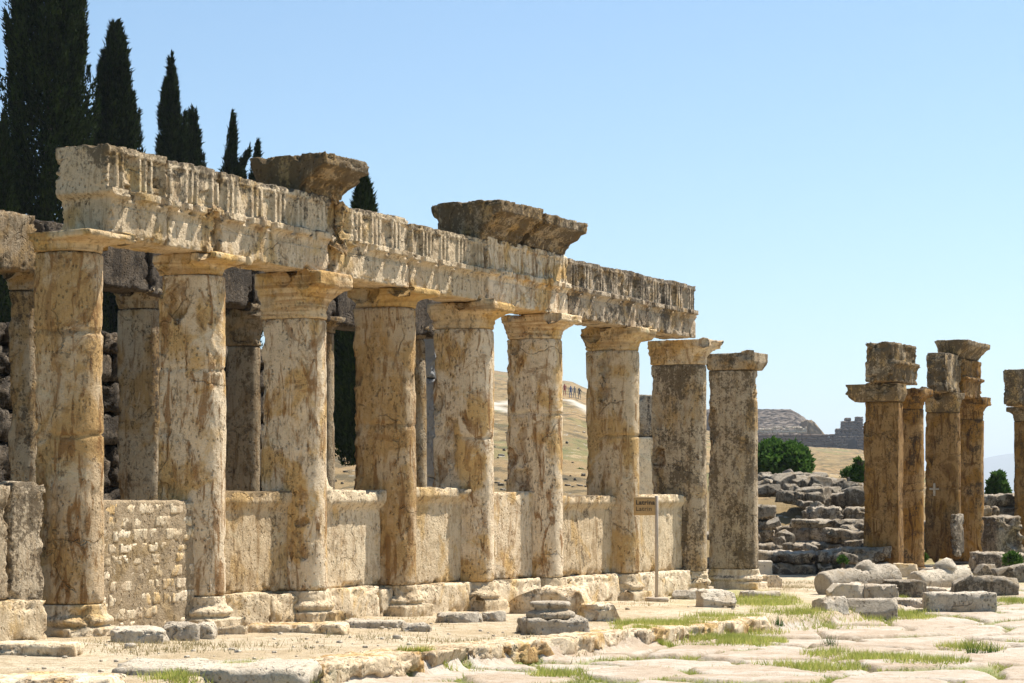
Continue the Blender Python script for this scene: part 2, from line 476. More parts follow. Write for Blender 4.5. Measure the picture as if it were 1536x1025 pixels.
# ------------------------------------------------------------------ terrain
KERB_W = -4.2
HP = np.array([-2000, 0, 500, 740, 860, 960, 1136, 1292, 1390, 1480, 1700, 4000])
HS = np.array([.055, .061, .065, .0650, .0600, .045, .0272, .0232, .0115, -.002, -.005, -.005])
def base_level(u):
    return -.0165 * np.clip(u, -14, 15)
def ground_z(X, Y, rough=True):
    X = np.atleast_1d(np.asarray(X, float)); Y = np.atleast_1d(np.asarray(Y, float))
    u, w = row_uw(X, Y)
    z = base_level(u)
    step = .17 * (1 - sstep(u, 9, 17)) + .02
    z = z - step * sstep(-w, -KERB_W - .1, -KERB_W + .12)
    px = CX + FPX * X / np.maximum(Y, 5)
    s = np.interp(px, HP, HS)
    t = np.maximum(Y - 60, 0)
    rise = s * np.minimum(t, 740) + np.where(t > 740, (t - 740) * -.02, 0)
    tw = sstep(Y, 62, 160)
    P = np.stack([X, Y * .6, 0 * X], 1)
    z = z + rise + tw * (fbm(P * .02, 3, 4) * 2.2 * np.minimum(1, Y / 400)) * np.minimum(1, s / .03)
    z = z + tw * fbm(P * .15, 5, 4) * .5
    z = z + 1.55 * sstep(Y, 49.5, 55) * sstep(w, .5, 3.5) + 1.2 * sstep(Y, 60, 75) * (1 - sstep(w, .5, 3.5))
    if rough:
        P2 = np.stack([X, Y, 0 * X], 1)
        z = z + fbm(P2 * .9, 9, 5, .55) * .045 * (1 - tw) * sstep(w, -3.9, -3.0) + fbm(P2 * 6, 19, 3, .6) * .008
    return z
def gpt(px, py, lift=0.0):
    """the ground point seen at a pixel of the photograph"""
    k = (px - CX) / FPX
    Y = np.concatenate([np.arange(14, 90, .02), np.arange(90, 900, .5)])
    zz = ground_z(k * Y, Y, False) + lift
    ray = ZE + (HY - py) * Y / FPX
    idx = np.where(ray <= zz)[0]
    i = idx[0] if len(idx) else len(Y) - 1
    return float(k * Y[i]), float(Y[i]), float(zz[i] - lift)

ks = np.linspace(-.62, .62, 560)
ys = [5.0]
while ys[-1] < 60: ys.append(ys[-1] * 1.0052)
while ys[-1] < 900: ys.append(ys[-1] * 1.010)
while ys[-1] < 9000: ys.append(ys[-1] * 1.08)
ys = np.array(ys)
YY, KK = np.meshgrid(ys, ks, indexing='ij')
XX = (KK * (YY + 8)).ravel(); YF = YY.ravel()
ZZ = ground_z(XX, YF)
uu, ww = row_uw(XX, YF)
under = sstep(-ww, -KERB_W - .10, -KERB_W + .10)        # tucked below the paving sheet
ZZ = ZZ - .20 * under * (1 - sstep(YF, 55, 60))
def polydist(X, Y, pts):
    d = np.full(len(X), 1e9)
    for (a, b_), (c, e) in zip(pts[:-1], pts[1:]):
        vx, vy = c - a, e - b_
        t = np.clip(((X - a) * vx + (Y - b_) * vy) / (vx * vx + vy * vy + 1e-9), 0, 1)
        d = np.minimum(d, np.hypot(X - a - t * vx, Y - b_ - t * vy))
    return d
pathA = [gpt(*p)[:2] for p in ((640, 618), (700, 611), (745, 605), (800, 602), (850, 599), (874, 612), (905, 628))]
pathB = [gpt(*p)[:2] for p in ((720, 607), (748, 613), (775, 619), (815, 622))]
pd = np.minimum(polydist(XX, YF, pathA) - .7, polydist(XX, YF, pathB) - .5)
pth = sstep(-pd, -1.5, .5)
hill = np.maximum(sstep(YF, 48, 51) * sstep(row_uw(XX, YF)[1], .3, 2), 0) 
hill = np.maximum(hill, sstep(YF + 4 * fbm(np.stack([XX * .1, YF * .1, XX * 0], 1), 4, 3), 56, 66))
gpatch = fbm(np.stack([XX * .35, YF * .2, XX * 0], 1), 8, 4)
gr = sstep(gpatch, .05, .35) * sstep(YF, 27, 34) * (ww > -6) * .9 + .0
n0, n1 = len(ys), len(ks)
ii, jj = np.meshgrid(np.arange(n0 - 1), np.arange(n1 - 1), indexing='ij')
q = (ii * n1 + jj).ravel()
FQ = np.stack([q, q + 1, q + n1 + 1, q + n1], 1)
gnd = mesh_obj('ground', np.stack([XX, YF, ZZ], 1), FQ, M_ground, attrs={'hill': hill, 'path': pth, 'grassy': gr})
tag(gnd, kind='structure')

# paving of the street
def slabs(u, w):
    su, sw = 1.45, .95
    pu, pw = u / su + .35 * fbm(np.stack([u * .5, w * .5, u * 0], 1), 2, 2), w / sw + .3 * fbm(np.stack([u * .5, w * .5, u * 0], 1), 6, 2)
    iu, iw = np.floor(pu).astype(int), np.floor(pw).astype(int)
    F1 = np.full(len(u), 9.0); F2 = np.full(len(u), 9.0); cid = np.zeros(len(u)); cu = np.zeros(len(u)); cw = np.zeros(len(u))
    z = np.zeros_like(iu)
    for a in (-1, 0, 1):
        for b_ in (-1, 0, 1):
            ci, cj = iu + a, iw + b_
            jx = _hash(ci, cj, z, 5) * .8 + .1; jy = _hash(ci, cj, z, 6) * .8 + .1
            d = np.hypot((ci + jx - pu) * su, (cj + jy - pw) * sw)
            h = _hash(ci, cj, z, 9)
            closer = d < F1
            F2 = np.where(closer, F1, np.minimum(F2, d))
            cid = np.where(closer, h, cid)
            cu = np.where(closer, (ci + jx) * su, cu); cw = np.where(closer, (cj + jy) * sw, cw)
            F1 = np.where(closer, d, F1)
    return (F2 - F1) * .5, cid, pu * su - cu, pw * sw - cw
def pave_z(X, Y):
    u, w = row_uw(X, Y)
    e, cid, du, dw = slabs(u, w)
    P = np.stack([u, w, 0 * u], 1)
    e = e + .035 * fbm(P * 5, 31, 4)
    grow = sstep(fbm(P * .30, 21, 4) + .25 * fbm(P * 1.4, 22, 3), -.12, .22)
    gw = .020 + .055 * grow
    top = sstep(e, gw * .6, gw + .05)
    h2 = (cid * 7.13) % 1; h3 = (cid * 31.7) % 1
    z = ground_z(X, Y, False)
    z = z + (cid - .5) * .045 + du * (h2 - .5) * .035 + dw * (h3 - .5) * .04 + .06 * np.sqrt(top) - .03 + fbm(P * 1.6, 12, 5, .6) * .022 * top + fbm(P * 9, 13, 3) * .004
    return z, 1 - sstep(e, gw * .6, gw + .02), cid, grow
ys2 = [11.0]
while ys2[-1] < 30: ys2.append(ys2[-1] * 1.0021)
while ys2[-1] < 75: ys2.append(ys2[-1] * 1.004)
ys2 = np.array(ys2); ks2 = np.linspace(-.36, .42, 720)
YY, KK = np.meshgrid(ys2, ks2, indexing='ij')
XX = (KK * (YY + 2)).ravel(); YF = YY.ravel()
zp, gap, cid, grow = pave_z(XX, YF)
uu, ww = row_uw(XX, YF)
wlim = KERB_W - .03 + .05 * fbm(np.stack([uu, uu * 0, uu * 0], 1), 4, 3) 
zp = np.where(ww > KERB_W - .3, np.minimum(zp, ground_z(XX, YF, False) + .03), zp)
n0, n1 = len(ys2), len(ks2)
ii, jj = np.meshgrid(np.arange(n0 - 1), np.arange(n1 - 1), indexing='ij')
q = (ii * n1 + jj).ravel()
FQ = np.stack([q, q + 1, q + n1 + 1, q + n1], 1)
keep = (ww[FQ] < KERB_W + .02).all(1)
FQ = FQ[keep]
ids, inv = np.unique(FQ.ravel(), return_inverse=True)
street = mesh_obj('street', np.stack([XX, YF, zp], 1)[ids], inv.reshape(FQ.shape), M_pave,
                  attrs={'gap': gap[ids], 'cell': cid[ids], 'grassy': grow[ids]})
tag(street, kind='structure')

# ------------------------------------------------------------------ columns
def d_outline(r, a, Lb, res=.03, square=False):
    """D-shaped plan, front (towards the street) is -y; pier behind"""
    pts = []
    if square:
        pts += [(-a, -r), (a, -r)]
        corner = [(-a, -r), (a, -r), (a, Lb), (-a, Lb)]
    else:
        arc = [(r * math.cos(t), r * math.sin(t)) for t in np.linspace(-math.pi, 0, 25)]
        corner = arc + [(a, .02), (a, Lb), (-a, Lb), (-a, .02)]
    out = []
    for i in range(len(corner)):
        p, q_ = np.array(corner[i]), np.array(corner[(i + 1) % len(corner)])
        n = max(1, int(round(np.linalg.norm(q_ - p) / res)))
        for k in range(n): out.append(p + (q_ - p) * k / n)
    return np.array(out)
def outline_normals(Q):
    T = np.roll(Q, -1, 0) - np.roll(Q, 1, 0)
    N = np.stack([T[:, 1], -T[:, 0]], 1)
    return N / np.maximum(np.linalg.norm(N, axis=1, keepdims=True), 1e-6)
def rect_hit(Q, c, x0, x1, y0, y1):
    d = Q - c
    with np.errstate(divide='ignore', invalid='ignore'):
        tx = np.where(d[:, 0] > 0, (x1 - c[0]) / d[:, 0], np.where(d[:, 0] < 0, (x0 - c[0]) / d[:, 0], 1e9))
        ty = np.where(d[:, 1] > 0, (y1 - c[1]) / d[:, 1], np.where(d[:, 1] < 0, (y0 - c[1]) / d[:, 1], 1e9))
    return c + d * np.minimum(tx, ty)[:, None]
def loft(Q, rings, Rct=None, cseed=0):
    """rings: (z, blend, offset)"""
    N = outline_normals(Q)
    V = []
    for z, b_, off in rings:
        P = Q + N * off
        if b_ and Rct is not None: P = P * (1 - b_) + Rct * b_
        V.append(np.column_stack([P, np.full(len(P), z)]))
    m, n = len(rings), len(Q)
    V = np.vstack(V)
    ii, jj = np.meshgrid(np.arange(m - 1), np.arange(n), indexing='ij')
    a = (ii * n + jj).ravel(); b2 = (ii * n + (jj + 1) % n).ravel()
    F = np.stack([a, b2, b2 + n, a + n], 1)
    # caps as concentric rings shrinking to the middle
    def cap(ring0, z, flip):
        base = V[ring0:ring0 + n]
        c = base[:, :].mean(0)
        levels = [base * (1 - t) + c * t for t in (.12, .3, .55, .8, .97)]
        return levels
    extra, fs = [], []
    off = len(V)
    for ring0, flip in ((0, True), ((m - 1) * n, False)):
        prev = np.arange(ring0, ring0 + n)
        for L in cap(ring0, 0, flip):
            cur = np.arange(off, off + n); off += n
            extra.append(L)
            q_ = np.stack([prev, np.roll(prev, -1), np.roll(cur, -1), cur], 1)
            fs.append(q_[:, ::-1] if flip else q_)
            prev = cur
    V = np.vstack([V] + extra); F = np.vstack([F] + fs)
    return V, F
def rough(V, Nrm_center, seed, amp_big=.02, amp_mid=.012, amp_small=.004, stretch=.5, planes=True):
    S = V * np.array([1, 1, stretch]) + seed * 3.17
    d = V - Nrm_center
    d[:, 2] *= .15
    d = d / np.maximum(np.linalg.norm(d, axis=1, keepdims=True), 1e-6)
    f = fbm(S * 1.7, seed, 3) * amp_big + fbm(S * 6.5, seed + 3, 4, .6) * amp_mid + fbm(S * 22, seed + 8, 3) * amp_small
    er = np.clip(fbm(S * 3.2, seed + 12, 5, .6) - .2, 0, 1) * amp_big * 5
    return V + d * (f - er)[:, None]

def column(name, px_r, px_l, py_bot, py_top, py_abs, seed, label, mat=S_shaft, capmat=S_cap, basemat=S_pale, r=.27, w0=0.0,
           joints=(), bites=(), over=.20, back=.06, base=True, square=False, base_break=0, group=None, res=.026, capback=None, cap_h=None,
           side=.03, flatcap=False, zfoot=None, toplean=0, cat='column', bx=.07):
    a = r * 1.10
    k_r = (px_r - CX) / FPX
    u_s = u_at(px_r, w0 + .036)
    uc = u_s - .487 * r if not square else u_s - a
    wc = w0 + r
    yb = depth(u_s, w0)
    lo, hi = .05, 1.6
    for _ in range(30):
        mid = (lo + hi) / 2
        X, Y = world_xy(uc - a, wc + mid)
        if CX + FPX * X / Y > px_l: lo = mid
        else: hi = mid
    Lb = mid
    zb, zt, za = z_at(py_bot, u_s, w0), z_at(py_top, u_s, w0), z_at(py_abs, u_s, w0 - over)
    if seed <= 8 and w0 == 0.0: za = 4.205 - .004 * uc - .008
    zg = float(base_level(uc)) - .03 if zfoot is None else zfoot
    root = empty(name)
    place_row(root, uc, wc, zg)
    tag(root, label, cat, group)
    Q = d_outline(r, a, Lb, res, square)
    H0, H1, H2 = zb - zg, zt - zg, za - zg
    # shaft
    zs = np.arange(0, H1 - H0, .028)
    zs = np.append(zs, H1 - H0 - .001)
    rings = [(z, 0, .012 * (1 - z / (H1 - H0)) + (-.018 if (z < .01 or z > H1 - H0 - .012) else 0)) for z in zs]
    V, F = loft(Q, rings)
    ctr = np.array([0, Lb * .35, 0.0])
    c3 = np.tile(ctr, (len(V), 1)); c3[:, 2] = V[:, 2]
    V = rough(V, c3, seed, .016, .009, .005)
    ang = np.arctan2(V[:, 1] - ctr[1], V[:, 0])
    for jz in joints:
        jz0 = z_at(jz, u_s, w0) - zb
        wav = .05 * fbm(np.stack([ang * .9, ang * 0 + seed, ang * 0], 1), seed + int(jz), 4)
        gk = np.exp(-((V[:, 2] - jz0 - wav) / .016) ** 2)
        dd = V - c3; dd = dd / np.maximum(np.linalg.norm(dd, axis=1, keepdims=True), 1e-6)
        V = V - dd * (gk * .03)[:, None]
    V0 = V.copy()
    for bt in bites:
        V = bite(V, (bt[0] * 1.10, bt[1] * 1.05, z_at(bt[2], u_s, w0) - zb), bt[3], seed, .7, bt[4] if len(bt) > 4 else 1.7)
    V1 = V.copy()
    rb = np.random.RandomState(seed + 900)
    for _ in range(14):
        sx = -1 if rb.rand() < .65 else 1
        Rb = rb.uniform(.07, .16)
        V = bite(V, (sx * (a + Rb * .55), Lb + Rb * .45 if rb.rand() < .75 else rb.uniform(.1, Lb), rb.uniform(0, H1 - H0)), Rb, seed + _, .8, rb.uniform(1.2, 4))
    raw = np.clip((np.linalg.norm(V1 - V0, axis=1) - .004) / .05, 0, 1) + .4 * np.clip((np.linalg.norm(V - V1, axis=1) - .004) / .05, 0, 1)
    sh = mesh_obj('shaft', V, F, mat, root, attrs={'raw': raw}); sh.location = (0, 0, H0)
    # capital
    hc = H2 - H1
    cb = back if capback is None else capback
    R = rect_hit(Q, ctr[:2], -a - side - .03, a + side + .03, -r - over, Lb + cb)
    rg = []
    n = max(12, int(hc / .02))
    for i in range(n + 1):
        t = i / n
        if flatcap:
            b_, off = 1.0 if 0 < t else .9, 0
            b_ = .55 + .45 * min(1, t / .45)
        else:
            neck = .30
            if t < neck: b_, off = 0.0, .004 + (.014 if .22 < t < neck else 0)
            elif t < .62:
                s_ = (t - neck) / (.62 - neck)
                b_ = .60 * s_ ** 1.8; off = .012 + .02 * math.sin(s_ * math.pi / 2)
            elif t < .66: b_, off = .64, .02
            else: b_, off = .96 if t < .70 or t > .97 else 1.0, 0.0
        if i == 0: off -= .012
        rg.append((t * hc, b_, off))
    V, F = loft(Q, rg, R)
    c3 = np.tile(ctr, (len(V), 1)); c3[:, 2] = V[:, 2]
    V = rough(V, c3, seed + 50, .035, .028, .010, 1.0)
    rr = np.random.RandomState(seed)
    for _ in range(7):
        xx = rr.choice([-1, 1]) * (a + side + .07); yy = rr.uniform(-r - over, Lb)
        V = bite(V, (xx, yy, hc * rr.uniform(.75, 1.15)), rr.uniform(.07, .17), seed + 4, .8)
    cp = mesh_obj('capital', V, F, capmat, root); cp.location = (0, 0, H1 + .004)
    # base: plinth + two tori
    if base:
        rg = []
        Rp = rect_hit(Q, ctr[:2], -a - bx, a + bx, -r - bx - .03, Lb + .04)
        n = max(16, int(H0 / .018))
        for i in range(n + 1):
            t = i / n
            if t < .40: b_, off = 1.0, 0
            elif t < .70: b_, off = .08, .035 + .055 * math.sin((t - .40) / .30 * math.pi)
            else: b_, off = 0, .035 - .02 * (t - .7) / .3
            rg.append((t * H0, b_, off))
        V, F = loft(Q, rg, Rp)
        c3 = np.tile(ctr, (len(V), 1)); c3[:, 2] = V[:, 2]
        V = rough(V, c3, seed + 70, .045, .025, .008, 1.0)
        for k in range(base_break + 2):
            sx = rr.choice([-1, 1]); V = bite(V, (sx * (a + .10), -r - rr.uniform(-.05, .15), H0 * rr.uniform(.2, .9)), rr.uniform(.08, .10 + .05 * base_break), seed + k, .6)
        mesh_obj('base', V, F, basemat, root).location = (0, 0, -.006)
    return root, uc, wc, Lb

grp = 'engaged columns of the street colonnade'
C = {}
C[1] = column('column', 154, 51, 905, 381, 341, 1, 'broad ochre column, nearest in the colonnade, left of the small stone infill wall', mat=S_gold, r=.29, joints=(498, 655), bites=((.33, -.2, 880, .13), (-.35, .35, 520, .12)), base_break=3, over=.22, res=.022)
C[2] = column('column', 337, 238, 893, 415, 376, 2, 'column with a brown gouge low on its front, right of the small stone wall', joints=(555,), bites=((.26, -.27, 815, .19, 2.2), (-.36, .1, 445, .2, 1.5), (-.36, .25, 650, .14, 1)), base_break=2, res=.022)
C[3] = column('column', 489, 392, 885, 480, 404, 3, 'travertine column with a tall deep capital, under the left dark cornice block', joints=(), bites=((-.31, -.16, 770, .13, 5), (-.33, -.12, 690, .12, 1.5)), base_break=0, res=.022)
C[4] = column('column', 623, 530, 877, 463, 432, 4, 'orange streaked column with one small drilled hole and a two step base', mat=S_gold, joints=(638,), bites=((-.36, .42, 560, .15), (-.36, .4, 640, .12), (.05, -.275, 748, .02)), res=.022)
C[5] = column('column', 740, 650, 872, 495, 455, 5, 'pale travertine column under the left end of the larger dark cornice block', joints=(655,), bites=((-.35, .35, 700, .14),), base_break=1)
C[6] = column('column', 843, 760, 866, 510, 474, 6, 'slender column behind the round fragment on the terrace, its capital narrower than its pier', joints=(620,), bites=((-.35, .4, 600, .12), (-.35, .4, 690, .13)), base_break=2)
C[7] = column('column', 958, 879, 860, 527, 494, 7, 'travertine column with a clean horizontal joint, just left of the sign', joints=(655,), bites=((-.36, .35, 560, .1),), base_break=1)
C[8] = column('column', 1059, 977, 856, 548, 515, 8, 'black mottled eroded column right of the sign, under the end of the entablature', mat=S_lich, capmat=S_warm, joints=(), bites=((.2, -.32, 640, .16), (.1, -.34, 690, .12), (.22, -.2, 590, .14), (-.36, .45, 700, .15), (-.36, .3, 590, .1)), base_break=4)
C[9] = column('column', 1136, 1063, 853, 556, 531, 9, 'black speckled last column of the colonnade, carrying only a thin flat capital', mat=S_lich, capmat=S_lich, joints=(), bites=((.12, -.42, 575, .26), (.2, -.36, 610, .14)), flatcap=True, over=.10, base_break=1)
for k in C: C[k][0]['group'] = grp

# ------------------------------------------------------------------ entablature
def entablature_fn(x0, seed, per=.46, erode=.0, holes=(), trig=True, off=0.0):
    def fn(V2, V, h):
        x = V[:, 0] + x0; z = V[:, 2] + h[2]
        H = 2 * h[2]
        zs = z / H
        front = sstep(-V[:, 1], h[1] - .03, h[1] - .001)
        ph = (x + off) / per
        xc = (ph - np.floor(ph) - .5) * per
        trg = sstep(-np.abs(xc), -.150, -.135)
        bars = trg * (.5 + .5 * np.cos(2 * math.pi * xc / .092))
        bars = sstep(bars, .28, .45) * trg
        infr = sstep(zs, .52, .535) * (1 - sstep(zs, .88, .91))
        reg = sstep(-np.abs(xc), -.185, -.170) * sstep(zs, .42, .432) * (1 - sstep(zs, .52, .532))
        taen = sstep(zs, .385, .392) * (1 - sstep(zs, .42, .43))
        fas = -.014 * np.exp(-((zs - .345) / .006) ** 2) - .012 * np.exp(-((zs - .31) / .005) ** 2)
        top = sstep(zs, .90, .915)
        S = np.stack([x, x * 0, z], 1) + seed
        wear = sstep(fbm(S * 1.6, seed, 4), -.5, -.3) * (1 - .8 * sstep(fbm(S * 2.2, seed + 3, 4) + erode, .10, .22))
        rel = (infr * (bars * .034 + trg * .012 - .04) + taen * .02 + top * .008) * (.3 + .7 * wear) + reg * .085 * sstep(wear, .0, .3)
        rel = rel + fas
        V2[:, 1] -= rel * front
        V2[:, 1] += front * np.clip(fbm(S * 2.4, seed + 9, 5, .6) - .32, 0, 1) * .16 * sstep(zs, .3, .6)
        for (hx, hz, hr, hd) in holes:
            d = np.maximum(np.abs(x - hx), np.abs(z - hz))
            V2[:, 1] += front * hd * (1 - sstep(d, hr * .8, hr * 1.1))
        # worn top edge
        return V2
    return fn
def soffit(u): return 4.205 - .004 * u
def ent_block(name, pxl, pxr, ztop_l, ztop_r, seed, label, mat, w=0.0, th=.62, holes=(), bites=(), erode=0, res=.02, name_off=0.0, per=.46, fnon=True):
    ul, ur = u_at(pxl, w), u_at(pxr, w)
    L = ur - ul - .012
    uc = (ul + ur) / 2
    z0 = soffit(uc)
    zt = (z_at(ztop_l, ul, w) + z_at(ztop_r, ur, w)) / 2
    V, F = rstone(L, th, zt - z0, res=(.0115 if fnon and pxr < 860 else .015, .03, .014), r=.010, amp=.006, seed=seed, chip=.024, freq=6,
                  fn=entablature_fn(uc, seed, erode=erode, holes=holes, off=name_off, per=per) if fnon else None)
    V[:, 2] += np.where(V[:, 2] > (zt - z0) * .9, 1, 0) * fbm(V * 2 + seed, seed, 3) * .02
    if seed == 11:
        endf = sstep(-V[:, 0], L / 2 - .10, L / 2 - .01) * sstep(V[:, 2], .40, .47)
        V[:, 0] -= endf * (.07 + .03 * fbm(V * 3, 4, 3))
    V0 = V.copy()
    for (bx_, by_, bz_, R) in bites:
        V = bite(V, (bx_ - uc, by_ - .03, bz_), R * .8, seed, 1.1, 1.8)
    raw = np.clip((np.linalg.norm(V - V0, axis=1) - .004) / .03, 0, 1) * .6
    o = mesh_obj(name, V, F, mat, attrs={'raw': raw})
    place_row(o, uc, w + th / 2, z0)
    tag(o, label, 'entablature block', 'entablature blocks along the colonnade top')
    return o, uc, z0, zt
u1 = u_at(200, 0)
ent_block('entablature_block', 166, 251, 214, 236, 11, 'thick leftmost entablature block with square socket holes, above the nearest column', S_ent,
          holes=((u_at(193, 0), .50, .065, .14), (u_at(240, 0), .36 + .12, .055, .12), (u_at(238, 0), .66, .05, .10)), th=.70,
          bites=((u_at(170, 0) - .02, .42, .95, .14),))
ent_block('entablature_block', 252, 329, 236, 257, 12, 'short entablature block with its lower right corner broken away over the second column', S_ent,
          holes=((u_at(286, 0), .45, .06, .12),), bites=((u_at(329, 0) + .05, -.35, .12, .30), (u_at(329, 0) + .05, -.3, .45, .13)), name_off=.12)
ent_block('entablature_block', 330, 497, 257, 297, 13, 'long entablature block left of and partly under the smaller dark cornice block', S_ent, bites=((u_at(497, 0), -.32, .62, .13), (u_at(497, 0), -.32, .3, .1), (u_at(385, 0), -.33, .45, .07)), name_off=.3)
ent_block('entablature_block', 500, 614, 303, 329, 14, 'entablature block with its left frieze missing, just right of the smaller dark cornice block', S_ent, bites=((u_at(503, 0), -.30, .72, .24), (u_at(515, 0), -.34, .55, .12)), name_off=.05)
ent_block('entablature_block', 615, 729, 331, 362, 15, 'grey-topped entablature block with crisp triglyph bars, left of the larger dark cornice block', S_ent, bites=((u_at(729, 0), -.36, .75, .09),), name_off=.2)
ent_block('entablature_block', 731, 852, 358, 380, 16, 'ochre entablature block directly under the larger dark cornice block', S_warm, erode=.15, bites=((u_at(822, 0), -.37, .42, .09),), name_off=.33)
ent_block('entablature_block', 853, 955, 388, 408, 17, 'dark-stained entablature block right of the larger dark cornice block', S_ent_dark, name_off=.1)
ent_block('entablature_block', 956.5, 1044, 411, 428, 18, 'dark-stained end block of the entablature, its cut end against the sky', S_ent_dark, bites=((u_at(966, 0), -.34, .5, .08),), name_off=.4)
# cornice blocks
def cornice(pxl, pxr, pyt_l, zbot, seed, label, wtop=-.34, wback=.62, wbot=.02, prof=None, res=.025, rz=0.0, mat=S_darkcap):
    ul, ur = u_at(pxl, wtop), u_at(pxr, wtop)
    L = ur - ul; uc = (ul + ur) / 2
    zt = z_at(pyt_l, ul, wtop)
    H = zt - zbot
    th = wback - wtop
    def fn(V2, V, h):
        t = (V[:, 2] + h[2]) / (2 * h[2])
        # moulded profile of the overhang: fascia, cyma, bed mould
        inset = np.interp(t, [0, .16, .20, .36, .40, .62, .66, 1.0], [1, .97, .86, .70, .50, .30, .06, 0]) * (wbot - wtop)
        k = np.clip((-V[:, 1] / h[1] + 1) / 2, 0, 1)
        V2[:, 1] += inset * k
        V2[:, 1] += (1 - k) * -(1 - t) * .12
        # the two ends are cut back too
        V2[:, 0] *= 1 - .13 * (1 - t)
        # dentils hinted under the soffit
        d = (np.sin(V[:, 0] * 2 * math.pi / .13) > 0) * (np.abs(t - .34) < .09) * (k > .95)
        V2[:, 1] += d * .028
        return V2
    V, F = rstone(L, th, H, res=res, r=.015, amp=.012, seed=seed, chip=.04, freq=5, fn=fn)
    o = mesh_obj('cornice_block', V, F, mat)
    place_row(o, uc, (wtop + wback) / 2, zbot, rz)
    tag(o, label, 'cornice block', 'cornice blocks left on the entablature')
    return o
cornice(488, 559, 226, z_at(299, u_at(497, 0), 0) + .015, 21, 'smaller dark cornice block against the sky, left of the larger pair on the entablature', wtop=-.36, wback=.78, wbot=.0)
cornice(752, 816, 297, z_at(366, u_at(752, 0), 0) - .01, 22, 'left half of the larger dark cornice block on the entablature', wtop=-.38, wback=.78, wbot=.0)
cornice(818, 884, 319, z_at(379, u_at(833, 0), 0) + .0, 23, 'right half of the larger dark cornice block on the entablature', wtop=-.36, wback=.66, wbot=.0)

# ------------------------------------------------------------------ dado slabs and plinth course
def dado(pxl, pxr, pyt, pyb, wfront, th, seed, label, mat, coping=.05, coph=.14, bites=(), res=.03, lean=0, cat='parapet slab', name='parapet_slab', colr=None):
    ul, ur = u_at(pxl, wfront), u_at(pxr, wfront)
    L = ur - ul; uc = (ul + ur) / 2
    zb, zt = z_at(pyb, uc, wfront), z_at(pyt, uc, wfront)
    def fn(V2, V, h):
        z = V[:, 2] + h[2]; H = 2 * h[2]
        front = sstep(-V[:, 1], h[1] - .04, h[1] - .001)
        cv = coping * sstep(z, H - coph - .10, H - coph + .03)
        V2[:, 1] -= front * cv
        return V2
    V, F = rstone(L, th, zt - zb, res=res, r=.02, amp=.010, seed=seed, chip=.035, freq=4, fn=fn)
    for (bx_, by_, bz_, R) in bites: V = bite(V, (bx_, by_, bz_), R, seed, .4)
    rd = np.random.RandomState(seed)
    for sx in (-1, 1, 1):
        V = bite(V, (sx * (L / 2 - rd.uniform(-.03, .12)), rd.uniform(-.2, .1), zt - zb + rd.uniform(.0, .05)), rd.uniform(.08, .17), seed, 1.0)
    o = mesh_obj(name, V, F, mat)
    place_row(o, uc, wfront + th / 2, zb)
    tag(o, label, cat, 'parapet slabs between the columns' if name == 'parapet_slab' else None)
    return o
def uc_(k): return C[k][1]
def span(i, j, w, mL=.20, mR=.20):
    """pixel span of a panel from column i to column j"""
    def px(u):
        X, Y = world_xy(u, w); return CX + FPX * X / Y
    return px(uc_(i) + mL), px(uc_(j) - mR)
WF = .30
a_, b_ = span(2, 3, WF); dado(a_, b_, 737, 890, WF, .26, 31, 'parapet slab with dark vertical streaks, just right of the second column', S_stain)
a_, b_ = span(3, 4, WF); dado(a_, b_, 735, 881, WF, .26, 32, 'pale peach parapet slab with smooth coping, left of the column with the drilled hole', S_pale, coping=.08, coph=.17, bites=((-.62, -.1, 1.12, .18),))
a_, b_ = span(4, 5, WF); dado(a_, b_, 731, 875, WF, .26, 33, 'parapet slab with diagonal brown stain, right of the column with the drilled hole', S_pale, coping=.07)
a_, b_ = span(5, 6, WF); dado(a_, b_, 738, 869, WF, .26, 34, 'plain orange parapet slab without coping behind the fallen terrace rock', S_warm, coping=.0)
a_, b_ = span(6, 7, WF); dado(a_, b_, 743, 863, WF, .26, 35, 'parapet slab with dark scores below its coping, one column left of the sign', S_stain, coping=.07)
a_, b_ = span(7, 8, WF); dado(a_, b_, 742, 857, WF, .42, 36, 'parapet slab right behind the latrine sign post', S_pale, coping=.06, bites=((.5, -.1, .9, .15),))
# left of the first column: two lichened slabs and a footing block
dado(-150, 14, 727, 905, .12, .4, 37, 'lichened grey slab cut by the left edge of the photo', S_lich, coping=.03, name='parapet_slab')
dado(16, 66, 722, 905, .16, .4, 38, 'lichened slab with a rounded top touching the nearest column', S_lich, coping=.02)

def plinth(pxl, pxr, pyt, pyb, wfront, th, seed, label, mat=S_pale, bites=()):
    ul, ur = u_at(pxl, wfront), u_at(pxr, wfront)
    L = ur - ul - .01; uc = (ul + ur) / 2
    zt = z_at(pyt, uc, wfront); zb = float(base_level(uc)) - .06
    V, F = rstone(L, th, zt - zb, res=.03, r=.02, amp=.014, seed=seed, chip=.05, freq=4, cuts=2, cutd=.12)
    for b3 in bites: V = bite(V, b3[:3], b3[3], seed, .4)
    o = mesh_obj('footing_block', V, F, mat)
    place_row(o, uc, wfront + th / 2, zb)
    tag(o, label, 'footing block', 'footing course below the parapet')
    return o
plinth(-160, 72, 906, 960, -.02, .55, 51, 'layered footing block left of the nearest column')
def two(i, j, py, seed, la, lb, frac=.55, mat=S_pale, w=.12):
    a, b = span(i, j, w, .28, .28); m_ = a + (b - a) * frac
    plinth(a, m_, py, 0, w, .4, seed, la, mat)
    if lb: plinth(m_, b, py + 1, 0, w + .02, .4, seed + 1, lb, mat)
two(2, 3, 891, 52, 'left footing block under the dark-streaked parapet slab', 'right footing block under the dark-streaked parapet slab', .6)
two(3, 4, 882, 54, 'footing block under the pale peach parapet slab', 'narrow footing block beside the two-step column base', .8)
two(4, 5, 876, 56, 'angular footing block under the brown-stained parapet slab', None, 1.0)
